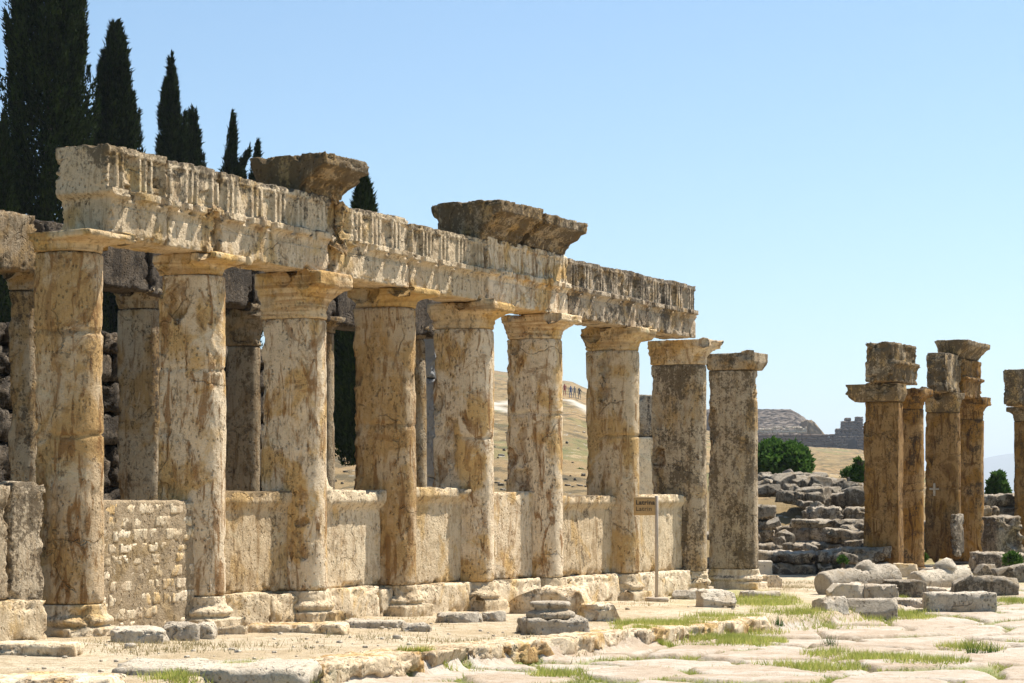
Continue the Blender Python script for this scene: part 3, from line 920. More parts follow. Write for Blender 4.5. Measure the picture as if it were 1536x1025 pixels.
two(5, 6, 870, 58, 'footing block half hidden by the fallen terrace rock', None, 1.0)
two(6, 7, 864, 60, 'sloping footing block under the scored parapet slab', None, 1.0)
two(7, 8, 858, 62, 'footing block behind the sign base', None, 1.0)

# small-stone infill wall between the first two columns
def masonry(L, H, T, ch, seed, lw=(.12, .32), res=.035, r=.02, amp=.01, ragged=0.0, joint=.012, mortar_flush=False, chip=.03, skip=0):
    rr = np.random.RandomState(seed)
    parts = []
    z = 0
    while z < H - ch * .4 or not parts:
        ragged_ = ragged if parts else 0
        h = ch * rr.uniform(.6, 1.35)
        h = min(h, H - z)
        x = -L / 2 + rr.uniform(-.0, .02)
        while x < L / 2 - .03:
            l = min(rr.uniform(*lw), L / 2 - x)
            if l < .05 and parts: break
            if z + h > H - ragged_ and rr.rand() < .45 and ragged_ > 0:
                x += l; continue
            V, F = rstone(l - joint, T + rr.uniform(-1, 1) * min(.03, T * .025), h - joint, res=res, r=r, amp=amp, seed=int(rr.randint(9999)), chip=chip, freq=6)
            V = xf(V, rz=rr.uniform(-.03, .03), t=(x + l / 2, rr.uniform(-.04, .04) * min(T, .4) * (.2 if mortar_flush else 1), z))
            if not (skip and rr.rand() < skip and parts): parts.append((V, F))
            x += l
        z += h
    return join(parts)
a_, b_ = span(1, 2, .14, .24, .24)
ul, ur = u_at(a_, .14), u_at(b_, .14)
Hm = z_at(744, (ul + ur) / 2, .14) - float(base_level((ul + ur) / 2))
root = empty('infill_wall'); place_row(root, (ul + ur) / 2, .14 + .2, float(base_level((ul + ur) / 2)) - .03)
tag(root, 'low wall of small rough whitish stones in mortar between the two nearest columns', 'wall')
V, F = masonry(ur - ul, Hm, .35, .125, 5, lw=(.10, .32), res=.022, r=.007, amp=.006, joint=.020, chip=.014, mortar_flush=True, skip=.10)
mesh_obj('stonework', V, F, S_pale, root)
V, F = rstone(ur - ul - .01, .344, Hm - .02, res=.03, r=.01, amp=.008, seed=9, chip=.01, freq=9)
mesh_obj('mortar', V, F, S_mortar, root)

# ------------------------------------------------------------------ rear colonnade, its architrave, back wall
gb = 'columns of the rear row inside the building'
BW = 3.5
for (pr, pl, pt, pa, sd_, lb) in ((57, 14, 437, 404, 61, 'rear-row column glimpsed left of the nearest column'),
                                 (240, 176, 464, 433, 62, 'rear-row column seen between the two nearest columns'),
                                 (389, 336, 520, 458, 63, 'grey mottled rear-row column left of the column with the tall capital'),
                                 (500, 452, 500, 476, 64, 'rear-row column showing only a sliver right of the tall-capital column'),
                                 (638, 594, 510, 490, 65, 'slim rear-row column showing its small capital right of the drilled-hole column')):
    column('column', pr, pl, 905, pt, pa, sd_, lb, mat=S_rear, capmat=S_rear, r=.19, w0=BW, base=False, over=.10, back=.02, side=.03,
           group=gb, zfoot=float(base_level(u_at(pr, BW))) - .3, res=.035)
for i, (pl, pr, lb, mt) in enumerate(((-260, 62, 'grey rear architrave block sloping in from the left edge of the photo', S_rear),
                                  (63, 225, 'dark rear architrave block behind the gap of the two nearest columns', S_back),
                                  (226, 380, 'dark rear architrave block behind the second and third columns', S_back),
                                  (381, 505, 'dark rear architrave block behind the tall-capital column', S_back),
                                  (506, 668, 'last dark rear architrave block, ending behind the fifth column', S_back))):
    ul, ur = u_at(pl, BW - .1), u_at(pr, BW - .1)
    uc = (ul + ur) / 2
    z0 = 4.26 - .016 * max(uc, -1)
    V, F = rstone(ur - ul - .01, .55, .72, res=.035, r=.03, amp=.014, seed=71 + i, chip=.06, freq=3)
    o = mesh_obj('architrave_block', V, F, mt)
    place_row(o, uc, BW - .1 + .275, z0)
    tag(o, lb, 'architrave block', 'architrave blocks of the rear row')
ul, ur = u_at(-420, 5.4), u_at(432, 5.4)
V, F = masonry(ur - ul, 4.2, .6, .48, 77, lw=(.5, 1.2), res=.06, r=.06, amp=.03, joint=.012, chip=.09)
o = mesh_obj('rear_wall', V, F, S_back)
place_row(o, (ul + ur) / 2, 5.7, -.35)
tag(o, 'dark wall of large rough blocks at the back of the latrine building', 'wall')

# grey marble pier standing in the field behind, and the two-block pier behind the black-mottled column
def pier_stack(name, pxl, pxr, pys, Y, thick, seed, label, mats, cat='pier'):
    X0, X1 = (pxl - CX) / FPX * Y, (pxr - CX) / FPX * Y
    zg = float(ground_z((X0 + X1) / 2, Y, False)[0]) - .1
    root = empty(name, ((X0 + X1) / 2, Y + thick / 2, zg), .0)
    tag(root, label, cat)
    zz = [ZE + (HY - p) * Y / FPX for p in pys]
    zz[0] = zg
    for i in range(len(zz) - 1):
        V, F = rstone(X1 - X0 - .02 * i, thick, zz[i + 1] - zz[i] - .004, res=.05, r=.03, amp=.015, seed=seed + i, chip=.06)
        o = mesh_obj('pier_stone', V, F, mats[i % len(mats)], root)
        o.location = (0, 0, zz[i] - zg)
    return root
S_marble = stone_mat('grey_marble', (.42, .42, .41), (.36, .36, .35), (.26, .25, .23), streak=.1, ochre_amt=.3, lichen=.1, toplichen_sunlit=.2, speck=.2)
pier_stack('marble_pier', 627, 657, [740, 715, 566, 502], 34, .4, 81, 'pale grey marble pier standing behind the gap left of the fifth column', (S_marble,))
pier_stack('pier', 948, 990, [760, 655, 592], 43, .8, 84, 'two-block grey pier seen behind the latrine sign', (S_pale, S_grey))

# ------------------------------------------------------------------ far piers on the right
go = 'paired piers farther down the street'
column('pier', 1352, 1296, 848, 603, 577, 101, 'broad square orange pier carrying a slab capital that juts to the left', mat=S_orange, capmat=S_darkcap, r=.16, square=True, flatcap=True, over=.05, capback=.42, group=go, base=False, side=.10, res=.035, cat='pier', bites=((-.2, .5, 640, .12),))
column('column', 1385, 1346, 850, 614, 584, 102, 'slim orange engaged column right behind the broad square pier', mat=S_orange, capmat=S_orange, basemat=S_orange, r=.24, group=go, res=.035, over=.12, joints=(735,), bx=.08)
rB1 = column('column', 1440, 1388, 838, 619, 590, 103, 'orange pier with a small pale cross patch, in the right pair', mat=S_orange, capmat=S_darkcap, r=.26, group=go, res=.035, over=.03, joints=(733,), bites=((-.1, -.3, 660, .12),), base=False)
column('column', 1475, 1428, 842, 630, 597, 104, 'orange engaged column, right-hand one of the right pair, under the pale frieze block', mat=S_orange, capmat=S_orange, basemat=S_grey, r=.27, group=go, res=.035, over=.13)
column('column', 1562, 1521, 838, 632, 611, 105, 'dark brown pier cut by the right edge of the photo', mat=S_orange, capmat=S_darkcap, r=.28, group=go, res=.035, over=.10, capback=.2, base=False)
# cross patch on the B pier
u_s = u_at(1402, .18)
cm = empty('x'); bpy.data.objects.remove(cm)
def cross_mesh():
    V1, F1 = rstone(.05, .03, .30, res=.02, r=.006, amp=.004, seed=3, chip=.008)
    V2, F2 = rstone(.24, .032, .05, res=.02, r=.006, amp=.004, seed=4, chip=.008)
    V2[:, 2] += .14
    return join([(V1, F1), (V2, F2)])
V, F = cross_mesh()
o = mesh_obj('cross_patch', V, F, S_white, rB1[0])
kk = (1402 - CX) / FPX
ub = rB1[1]; 
# on the side face of the pier that looks towards the camera
wcr = None
for w_ in np.arange(rB1[2] - .3, rB1[2] + 1, .005):
    X, Y = world_xy(ub - .30, w_)
    if CX + FPX * X / Y < 1403: wcr = w_; break
wcr = wcr if wcr is not None else rB1[2] + .3
zc = z_at(744, ub - .27, wcr)
o.location = (-.315, wcr - rB1[2] + .02, zc - rB1[0].location.z)
o.rotation_euler = (0, 0, math.pi / 2)
# blocks above
def top_block(pxc, pxr, pyt, pyb, wfront, th, seed, label, mat, relief=True, cat='entablature block', name='entablature_block', tilt=0):
    """pxc = pixel of the front-left corner"""
    ul, ur = u_at(pxc, wfront), u_at(pxr, wfront)
    uc = (ul + ur) / 2; zb, zt = z_at(pyb, uc, wfront), z_at(pyt, uc, wfront)
    V, F = rstone(ur - ul, th, zt - zb, res=.03, r=.03, amp=.018, seed=seed, chip=.08, freq=3.5, fn=entablature_fn(uc, seed, per=.40, erode=-.2) if relief else None)
    o = mesh_obj(name, V, F, mat)
    place_row(o, uc, wfront + th / 2, zb, tilt)
    tag(o, label, cat)
    return o
top_block('x', 0, 0, 0, 0, 0, 0, '', S_orange) if False else None
top_block(1338, 1377, 516, 575, .02, .62, 111, 'dark stained frieze block standing on the slab capital of the broad square pier', S_darkcap)
top_block(1418, 1442, 531, 589, .03, .46, 112, 'grey lichened upright block beside the pale frieze block on the right pair', S_darkcap, relief=False)
top_block(1443, 1473, 540, 597, .04, .60, 113, 'pale carved frieze block under the small cornice on the right pair', S_orange)
cornice(1451, 1487, 509, z_at(538, u_at(1455, 0), 0), 114, 'small dark cornice block capping the right pair of piers', wtop=-.22, wback=.62, wbot=.05, res=.04)
top_block(1536, 1575, 558, 611, .0, .55, 115, 'dark block on the pier at the right edge of the photo', S_darkcap, relief=False)
top_block(1433, 1446, 771, 836, -.18, .12, 116, 'small upright grey slab leaning in front of the right pair of piers', S_grey, relief=False, cat='stone slab', name='upright_slab')

# ------------------------------------------------------------------ loose stones
def stone(pxl, pxr, pyt, pyb, seed, label, mat=S_block, deep=None, rz=0.0, r=.04, amp=.03, chip=.10, lump=.03, tilt=(0, 0), name='fallen_stone', cat='stone', group=None, vis_top=.45, res=None, taper=None):
    """footprint pixel extents: pyb is the nearest visible foot, pyt the top edge; vis_top of the height is the top face"""
    pxm = (pxl + pxr) / 2
    X, Y, z = gpt(pxm, pyb)
    w_ = (pxr - pxl) * Y / FPX
    hpx = (pyb - pyt) * Y / FPX
    deep = deep or w_ * .6
    # a face of depth `deep` shows as eye/Y*deep
    hh = max(.07, hpx - deep * (ZE - z) / Y * .8)
    rs = res or max(.022, min(.06, w_ / 26))
    lx = w_ / (abs(math.cos(rz)) + abs(math.sin(rz)) * deep / w_ * 1.0) if rz else w_
    V, F = rstone(lx, deep, hh + .06, res=rs, r=r * .5, amp=amp * .55, seed=seed, chip=chip * .35, lump=lump * .5, freq=5, taper=taper, cuts=14 if cat == 'boulder' else (6 if lump > .025 else 3), cutd=.17 if cat == 'boulder' else .10 + lump * 1.5)
    V = xf(V, rx=tilt[0], ry=tilt[1])
    o = mesh_obj(name, V, F, mat)
    o.location = (X, Y + deep / 2, z - .06)
    o.rotation_euler = (0, 0, rz)
    tag(o, label, cat, group)
    return o
gs = 'loose stones at the foot of the colonnade'
gf = 'fallen blocks beside the far piers'
stone(-20, 112, 963, 984, 201, 'flat pale slab at the left edge below the lichened slabs', S_pale, deep=.5, name='paving_slab', cat='slab', amp=.02)
stone(163, 246, 940, 966, 202, 'broken pale stone, left of the row lying below the small-stone wall', S_white, deep=.5, group=gs, lump=.05)
stone(238, 296, 933, 962, 203, 'dark grey broken stone below the small-stone wall', S_block, deep=.4, group=gs, lump=.05)
stone(290, 322, 934, 960, 204, 'small cream stone beside the foot of the second column', S_white, deep=.3, group=gs, lump=.05)
stone(325, 368, 938, 953, 205, 'small flat ochre stone right of the second column', S_pale, deep=.3, group=gs)
stone(362, 520, 933, 951, 206, 'long ochre slab lying in front of the tall-capital column', S_warm, deep=.5, group=gs, amp=.02)
stone(512, 606, 929, 943, 207, 'long pale slab lying in front of the two-step column base', S_white, deep=.5, group=gs, amp=.02)
stone(604, 648, 932, 948, 208, 'small brownish stone right of the two-step column base', S_block, deep=.3, group=gs, lump=.05)
stone(654, 722, 918, 935, 209, 'cracked flat stone in front of the fifth column', S_block, deep=.45, group=gs)
stone(722, 758, 917, 932, 210, 'small pale stone right of the cracked flat stone', S_white, deep=.3, group=gs)
# big terrace rock in two lumps
stone(760, 900, 879, 922, 211, 'large jagged broken boulder on the terrace behind the round fragment', S_warm, deep=.75, rz=-.12, amp=.05, lump=.09, chip=.16, name='boulder', cat='boulder')
stone(862, 932, 904, 933, 212, 'low rough rock at the right foot of the large boulder', S_warm, deep=.5, amp=.05, lump=.08, chip=.14, name='boulder', cat='boulder')
# round column base fragment on its plinth
X, Y, z = gpt(832, 953)
root = empty('column_base_fragment', (X, Y + .40, z - .02), .25)
tag(root, 'overturned column base fragment, a round disc on a square plinth, lying near the kerb', 'column fragment')
V, F = rstone(.74, .60, .19, res=.022, r=.02, amp=.02, seed=221, chip=.04, cuts=4, cutd=.12, freq=6)
mesh_obj('plinth', V, F, S_block, root)
Qc = np.array([(.245 * math.cos(t), .235 * math.sin(t)) for t in np.linspace(0, 2 * math.pi, 72, endpoint=False)])
V, F = loft(Qc, [(z_, 0, o_) for z_, o_ in ((0, .02), (.02, .03), (.04, .035), (.06, .03), (.075, .0), (.09, -.04), (.11, -.05), (.125, -.02), (.145, -.01), (.165, -.015), (.18, -.03))])
c3 = np.zeros_like(V); c3[:, 2] = V[:, 2]
V = rough(V, c3, 222, .02, .012, .006, 1.0)
dsc = mesh_obj('disc', V, F, S_block, root); dsc.location = (-.03, .03, .185)
stone(1008, 1053, 884, 900, 213, 'small mossy stone left of the white boulder', S_block, deep=.4, lump=.05)
stone(1048, 1107, 883, 913, 214, 'whitish rounded boulder right of the sign base', S_white, deep=.55, amp=.05, lump=.09, chip=.16, name='boulder', cat='boulder', rz=.15)
stone(1110, 1172, 886, 897, 215, 'low flat slab in the grass right of the last column', S_block, deep=.35)
stone(1136, 1159, 841, 864, 216, 'small squared white block beside the last column base', S_white, deep=.3, lump=.0, amp=.01, chip=.03)
stone(1135, 1172, 862, 882, 217, 'crumbled pinkish stone at the last column base', S_pale, deep=.3, lump=.06)
# the far group
stone(1222, 1275, 893, 917, 231, 'low slanting slab, leftmost of the fallen blocks', S_block, deep=.6, rz=.35, group=gf, taper=(.9, .6))
stone(1245, 1300, 874, 903, 232, 'white-topped square block with grass before it', S_white, deep=.55, group=gf)
stone(1299, 1347, 876, 904, 233, 'squared block right of the white-topped block', S_block, deep=.5, group=gf)
stone(1262, 1352, 897, 931, 234, 'dark pitted block standing nearest the camera among the fallen blocks', S_block, deep=.55, rz=-.10, group=gf)
stone(1328, 1392, 869, 897, 235, 'straight cut block right of the fallen tapered drum', S_grey, deep=.45, group=gf, lump=0, amp=.012)
stone(1346, 1392, 897, 913, 236, 'low block between the dark pitted block and the long block', S_block, deep=.45, group=gf)
stone(1390, 1498, 888, 920, 237, 'long grey pitted block lying parallel to the street at the right', S_block, deep=.5, rz=-.08, group=gf, lump=.02)
stone(1393, 1466, 881, 893, 238, 'thin flat slab behind the long grey pitted block', S_white, deep=.5, group=gf)
stone(1432, 1532, 862, 897, 239, 'long dark broken beam resting tilted at the right', S_grey, deep=.5, rz=-.10, tilt=(0, .05), group=gf, lump=.06)
stone(1500, 1560, 848, 874, 240, 'leaning slab cut by the right edge of the photo', S_grey, deep=.5, tilt=(0, -.18), group=gf)
stone(1466, 1500, 845, 868, 241, 'rounded grey boulder at the foot of the right pair of piers', S_grey, deep=.5, group=gf, lump=.08)
stone(1384, 1424, 853, 866, 242, 'grey rubble stone in front of the pier with the cross patch', S_grey, deep=.5, group=gf, lump=.08)
stone(1340, 1378, 846, 866, 243, 'reddish rounded stone at the foot of the broad square pier', S_warm, deep=.4, group=gf, lump=.06)
stone(1300, 1326, 846, 862, 244, 'pointed pale stone behind the fallen tapered drum', S_white, deep=.35, group=gf, taper=(.3, .5))
# fallen column drums
def drum(pxa, pya, pxb, pyb, ra, rb, seed, label, mat):
    X0, Y0, z0 = gpt(pxa, pya); X1, Y1, z1 = gpt(pxb, pyb)
    Y1 = Y0 + .9
    X1 = (pxb - CX) / FPX * Y1
    L = math.hypot(X1 - X0, Y1 - Y0)
    Qc = np.array([(math.cos(t), math.sin(t)) for t in np.linspace(0, 2 * math.pi, 64, endpoint=False)])
    m = int(L / .035)
    V, F = loft(Qc * ra, [(L * i / m, 0, (rb - ra) * i / m - (.03 if i in (0, m) else 0)) for i in range(m + 1)])
    c3 = np.zeros_like(V); c3[:, 2] = V[:, 2]
    V = rough(V, c3, seed, .04, .02, .006, 1.0)
    V = bite(V, (0, ra * .9, L * .62), .2, seed, .5)
    # lay it down: local z -> x
    V = np.column_stack([V[:, 2], V[:, 0], V[:, 1] + ra * .9])
    o = mesh_obj('fallen_column', V, F, mat)
    o.location = (X0, Y0, z0 - .02)
    o.rotation_euler = (0, -.03, math.atan2(Y1 - Y0, X1 - X0))
    tag(o, label, 'column drum', gf)
drum(1232, 892, 1338, 878, .22, .27, 251, 'fallen tapered column drum lying behind the square blocks', S_block)
drum(1372, 888, 1446, 876, .21, .22, 252, 'fallen smooth column drum in front of the pier with the cross patch', S_white)

# kerb stones along the terrace edge
gk = 'kerb stones along the terrace edge'
rr = np.random.RandomState(7)
uk = u_at(470, KERB_W)
kl = ['long orange-edged kerb stone', 'orange kerb stone with a crumbled lip', 'square-cut kerb stone', 'grey-fronted kerb stone', 'rough-fronted kerb stone']
places = ['nearest, beside the white slab and grass', 'second from the left, with small weeds before it', 'third from the left', 'fourth from the left, below the round fragment', 'fifth from the left, below the round fragment',
          'sixth from the left, where the green grass begins', 'seventh, half grown over by grass', 'eighth, mostly grown over by grass', 'ninth, mostly grown over by grass']
ends = [470, 640, 706, 758, 828, 905, 960, 1020, 1085, 1160]
for i in range(len(ends) - 1):
    ua, ub = u_at(ends[i], KERB_W), u_at(ends[i + 1], KERB_W)
    V, F = rstone(ub - ua - .02, .62, .22, res=(.03, .03, .022), r=.02, amp=.014, seed=260 + i, chip=.05, freq=5, lump=.012, cuts=3, cutd=.25)
    o = mesh_obj('kerb_stone', V, F, S_warm)
    place_row(o, (ua + ub) / 2, KERB_W + .24 + rr.uniform(-.03, .03), float(base_level((ua + ub) / 2)) - .195, rr.uniform(-.015, .015))
    tag(o, 'worn orange kerb stone, ' + places[i], 'kerb stone', gk)
stone(163, 466, 990, 1022, 281, 'long white-topped slab lying in the grass at the bottom left', S_white, deep=.9, amp=.02, lump=.03, name='paving_slab', cat='slab', r=.05)
stone(-40, 168, 1012, 1034, 282, 'orange-edged slab at the bottom left corner', S_warm, deep=.6, amp=.02, name='paving_slab', cat='slab')

# ------------------------------------------------------------------ latrine sign
X, Y, z = gpt(985, 904)
root = empty('sign', (X, Y, z), 0)
tag(root, 'brown sign reading Latrina Latrin on a slim pale post with a round foot', 'sign')
M_post = simple_mat('sign_post_paint', (.42, .36, .30), .5, .15)
M_panel = simple_mat('sign_panel_paint', (.40, .265, .12), .55, .08)
M_text = simple_mat('sign_lettering', (.06, .045, .03), .6, .0)
def cyl(r, h, n=24, r2=None, bev=.004):
    Q_ = np.array([(math.cos(t), math.sin(t)) for t in np.linspace(0, 2 * math.pi, n, endpoint=False)]) * r
    return loft(Q_, [(0, 0, 0), (h - bev, 0, 0), (h, 0, -bev)])
s_ = Y / FPX
V, F = cyl(17.5 * s_, .07, 40, bev=.012); mesh_obj('foot', V, F, simple_mat('sign_foot_paint', (.44, .36, .27), .8, .3), root).location = (0, 0, .01)
V, F = cyl(.026, 159 * s_ - .05); p = mesh_obj('post', V, F, M_post, root); p.location = (0, 0, .06)
ztop = ZE + (HY - 746) * s_ - z
pw, ph_ = 33 * s_, 27 * s_
V, F = rstone(pw, .012, ph_, res=.03, r=.002, amp=0, seed=1, chip=0)
pn = mesh_obj('panel', V, F, M_panel, root, smooth=False)
pn.location = (-pw / 2 - .015, -.012, ztop - ph_)
def text_part(body, size, x, zz, parent, bold):
    cu = bpy.data.curves.new('lettering', 'FONT')
    cu.body = body; cu.size = size; cu.extrude = .0015; cu.offset = bold; cu.space_character = 1.08
    tmp = bpy.data.objects.new('tmp', cu)
    COL.objects.link(tmp)
    bpy.context.view_layer.update()
    me = bpy.data.meshes.new_from_object(tmp.evaluated_get(bpy.context.evaluated_depsgraph_get()))
    bpy.data.objects.remove(tmp)
    me.materials.clear(); me.materials.append(M_text)
    o = bpy.data.objects.new('lettering', me); COL.objects.link(o); o.parent = parent
    o.rotation_euler = (math.pi / 2, 0, 0); o.location = (x, -.0085, zz)
text_part('Latrina', .098, -pw / 2 + .03, ph_ - .115, pn, .0032)
text_part('Latrin', .098, -pw / 2 + .03, ph_ - .212, pn, .0)

# ------------------------------------------------------------------ ruins between colonnade and far piers
gw_ = 'stepped ruined walls beyond the colonnade'
def ruin_wall(pxl, pxr, pyt, pyb, T, ch, seed, label, ragged=.0, rz=0.0, lw=(.5, 1.3), mat=S_grey):
    X, Y, z = gpt((pxl + pxr) / 2, pyb)
    L = (pxr - pxl) * Y / FPX; H = (pyb - pyt) * Y / FPX
    V, F = masonry(L, H + .1, T, ch, seed, lw=lw, res=.06, r=.07, amp=.045, ragged=ragged, joint=.01, chip=.14)
    V[:, 2] += fbm(np.column_stack([V[:, 0] * .5, V[:, 1] * 0, V[:, 2] * 0]) + seed, seed, 3) * .10
    o = mesh_obj('ruined_wall', V, F, mat)
    o.location = (X, Y + T / 2, z - .1); o.rotation_euler = (0, 0, rz)
    tag(o, label, 'ruined wall', gw_)
def ruin_at(pxl, pxr, pyt, Y, zb, T, ch, seed, label, ragged=.25, rz=0.0, lw=(.5, 1.3), mat=S_grey, name='ruined_wall', grp_=gw_):
    X = ((pxl + pxr) / 2 - CX) / FPX * Y
    L = (pxr - pxl) * Y / FPX; zt = ZE + (HY - pyt) * Y / FPX
    V, F = masonry(L, zt - zb, T, ch, seed, lw=lw, res=.05, r=.04, amp=.035, ragged=ragged, joint=.02, chip=.09)
    V[:, 2] += fbm(np.column_stack([V[:, 0] * .5, V[:, 1] * 0, V[:, 2] * 0]) + seed, seed, 3) * .10
    o = mesh_obj(name, V, F, mat)
    o.location = (X, Y + T / 2, zb); o.rotation_euler = (0, 0, rz)
    tag(o, label, 'ruined wall', grp_)
# courses step up and back from the terrace
ruin_at(1132, 1250, 826, 43.0, -.35, .9, .42, 301, 'lowest dark rough wall course beside the last column', lw=(.8, 1.6), ragged=0)
ruin_at(1245, 1335, 815, 43.6, -.35, .9, .30, 302, 'low thin-layered wall running to the broad square pier', lw=(.6, 1.6), ragged=.15)
ruin_at(1135, 1300, 793, 45.5, -.30, .9, .36, 303, 'second step of dark walling above the lowest course', lw=(.6, 1.5), ragged=.2)
ruin_at(1190, 1330, 778, 47.2, -.30, .8, .34, 304, 'third step of walling, lighter on top, left of the broad square pier', lw=(.6, 1.3), ragged=.3)
ruin_at(1132, 1165, 752, 49.0, -.30, 1.6, .36, 305, 'upright dark wall stub close to the last column', lw=(.5, .9), ragged=.0)
ruin_at(1160, 1330, 758, 50.0, -.30, .7, .36, 306, 'broken row of dark squared blocks, fourth step back', lw=(.7, 1.5), ragged=.3)
ruin_at(1160, 1345, 742, 53.0, -.30, .7, .34, 307, 'rearmost broken wall row in front of the rubble mound', lw=(.5, 1.2), ragged=.45)
ruin_at(1380, 1500, 758, 52.0, -.30, .7, .36, 308, 'dark wall seen between and right of the paired piers', lw=(.6, 1.2), ragged=.3)
ruin_at(1470, 1640, 742, 55.0, -.30, .9, .40, 309, 'low grey block wall with grass on top at the right edge', lw=(.9, 1.8), ragged=.0)
ruin_at(1466, 1600, 828, 44.0, -.30, .9, .4, 310, 'low dark masonry behind the leaning slab at the right edge', lw=(.9, 1.8), ragged=.0)
ruin_at(1040, 1140, 800, 46.5, -.30, .8, .36, 312, 'dark walling showing through the slit between the last two columns', lw=(.6, 1.3), ragged=.3)
# big squared stone near the right edge
X, Y = (1504 - CX) / FPX * 47.5, 47.5
V, F = rstone(.80, .8, 1.25, res=.04, r=.06, amp=.03, seed=311, chip=.13, lump=.05)
V = bite(V, (.1, -.5, .75), .28, 3, .4)
o = mesh_obj('standing_stone', V, F, S_grey); o.location = (X, Y, -.30); o.rotation_euler = (0, 0, .3)
tag(o, 'large squared upright stone with a broken bright face left of the edge pier', 'stone')

# loose rubble mound and field stones; each a stone of its own
def ord_(n):
    return ['first', 'second', 'third', 'fourth', 'fifth', 'sixth', 'seventh', 'eighth', 'ninth', 'tenth', 'eleventh', 'twelfth', 'thirteenth', 'fourteenth', 'fifteenth', 'sixteenth', 'seventeenth', 'eighteenth', 'nineteenth', 'twentieth'][n]
protos = []
rr = np.random.RandomState(12)
for k in range(7):
    V, F = rstone(1.0 + .5 * rr.rand(), .8, .50 + .3 * rr.rand(), res=.055, r=.04, amp=.025, seed=400 + k, chip=.05, lump=.05, cuts=9, cutd=.22)
    protos.append((V, F))
pm = []
for V, F in protos:
    o = mesh_obj('rubble_stone', V, F, S_grey); pm.append(o)
used = [False] * len(pm)
def rubble(k, X, Y, z, sc, rz, tilt, label, group):
    if used[k]:
        o = pm[k].copy(); COL.objects.link(o)
    else:
        o = pm[k]; used[k] = True
    o.location = (X, Y, z); o.scale = (sc, sc, sc); o.rotation_euler = (tilt[0], tilt[1], rz)
    tag(o, label, 'stone', group)
rows = [('back', 60.0, 713, 1142, 1236, 8), ('upper middle', 58.8, 720, 1136, 1268, 10), ('lower middle', 57.6, 728, 1134, 1290, 12), ('front', 56.4, 737, 1140, 1296, 12)]
for (nm, Y, py, x0, x1, n) in rows:
    for i in range(n):
        px = x0 + (x1 - x0) * (i + .5) / n + rr.uniform(-2, 2)
        y_ = Y + rr.uniform(-.3, .3)
        sc = rr.uniform(.30, .62) * (x1 - x0) / n / 12.5
        zt = ZE + (HY - py) * y_ / FPX + rr.uniform(-.08, .08)
        if nm in ('back', 'upper middle'): zt -= .10 * abs(px - 1190) / 50
        rubble(rr.randint(7), (px - CX) / FPX * y_, y_, zt - .35 * sc, sc, rr.uniform(-1, 1), (rr.uniform(-.35, .35), rr.uniform(-.35, .35)),
               'rubble stone, %s from the left in the mound row at the %s' % (ord_(i), nm), 'rubble stones in the mound')
for i in range(20):
    px = rr.uniform(1142, 1335); py = rr.uniform(746, 842)
    y_ = np.interp(py, [745, 842], [53.6, 42.6])
    sc = rr.uniform(.2, .45)
    rubble(rr.randint(7), (px - CX) / FPX * y_, y_, ZE + (HY - py) * y_ / FPX - .15 * sc, sc, rr.uniform(0, 3), (rr.uniform(-.3, .3), rr.uniform(-.3, .3)),
           'grey loose stone lying on the stepped ruined walls', 'loose stones on the stepped ruins')
scat = [('in the field left of the sixth column', 742, 764, 722, 738, 6), ('in the field right of the sixth column', 846, 880, 712, 738, 9), ('on the hillside right of the sixth column', 846, 880, 640, 700, 4),
        ('on the hillside left of the sixth column', 740, 764, 625, 700, 5), ('in the field right of the third column', 494, 527, 674, 728, 6),
        ('on the ruined walls', 1170, 1292, 742, 752, 9)]
for (where, x0, x1, y0, y1, n) in scat:
    for i in range(n):
        px = x0 + (x1 - x0) * (i + .5) / n; py = rr.uniform(y0, y1)
        if 'ruined walls' in where:
            y_ = 53.5 + rr.uniform(-.4, .4); X, Y, z = (px - CX) / FPX * y_, y_, ZE + (HY - py) * y_ / FPX - .12
            sc = rr.uniform(.35, .7)
        else:
            X, Y, z = gpt(px, py)
            sc = rr.uniform(3, 7) * Y / FPX
            sc = min(sc, 1.6)
        rubble(rr.randint(7), X, Y, z - .1 * sc, sc, rr.uniform(0, 3), (rr.uniform(-.2, .2), rr.uniform(-.2, .2)),
               'grey stone, %s from the left %s' % (ord_(i), where), 'scattered field stones')

# ------------------------------------------------------------------ trees and shrubs
def blades(P, D, L, Wd, rs):
    """triangles pointing along D from P"""
    n = len(P)
    D = D / np.maximum(np.linalg.norm(D, axis=1, keepdims=True), 1e-6)
    R = rs.normal(size=(n, 3)); S_ = np.cross(D, R); S_ /= np.maximum(np.linalg.norm(S_, axis=1, keepdims=True), 1e-6)
    a = P - S_ * Wd[:, None] / 2; b_ = P + S_ * Wd[:, None] / 2; c = P + D * L[:, None]
    V = np.stack([a, b_, c], 1).reshape(-1, 3)
    return V, np.arange(n * 3).reshape(-1, 3)
def leaves(P, D, L, Wd, rs):
    n = len(P)
    D = D / np.maximum(np.linalg.norm(D, axis=1, keepdims=True), 1e-6)
    R = rs.normal(size=(n, 3)); S_ = np.cross(D, R); S_ /= np.maximum(np.linalg.norm(S_, axis=1, keepdims=True), 1e-6)
    a = P; m1 = P + D * L[:, None] * .45 - S_ * Wd[:, None] / 2; m2 = P + D * L[:, None] * .45 + S_ * Wd[:, None] / 2; c = P + D * L[:, None]
    V = np.stack([a, m1, c, m2], 1).reshape(-1, 3)
    return V, np.arange(n * 4).reshape(-1, 4)
def trunk_mesh(r0, r1, H, bend=(0, 0), seed=0):
    Qc = np.array([(math.cos(t), math.sin(t)) for t in np.linspace(0, 2 * math.pi, 14, endpoint=False)]) * r0
    V, F = loft(Qc, [(H * i / 20, 0, (r1 - r0) * i / 20) for i in range(21)])
    t = V[:, 2] / H
    V[:, 0] += bend[0] * t * t + .04 * r0 * np.sin(V[:, 2] * 3); V[:, 1] += bend[1] * t * t
    return V, F
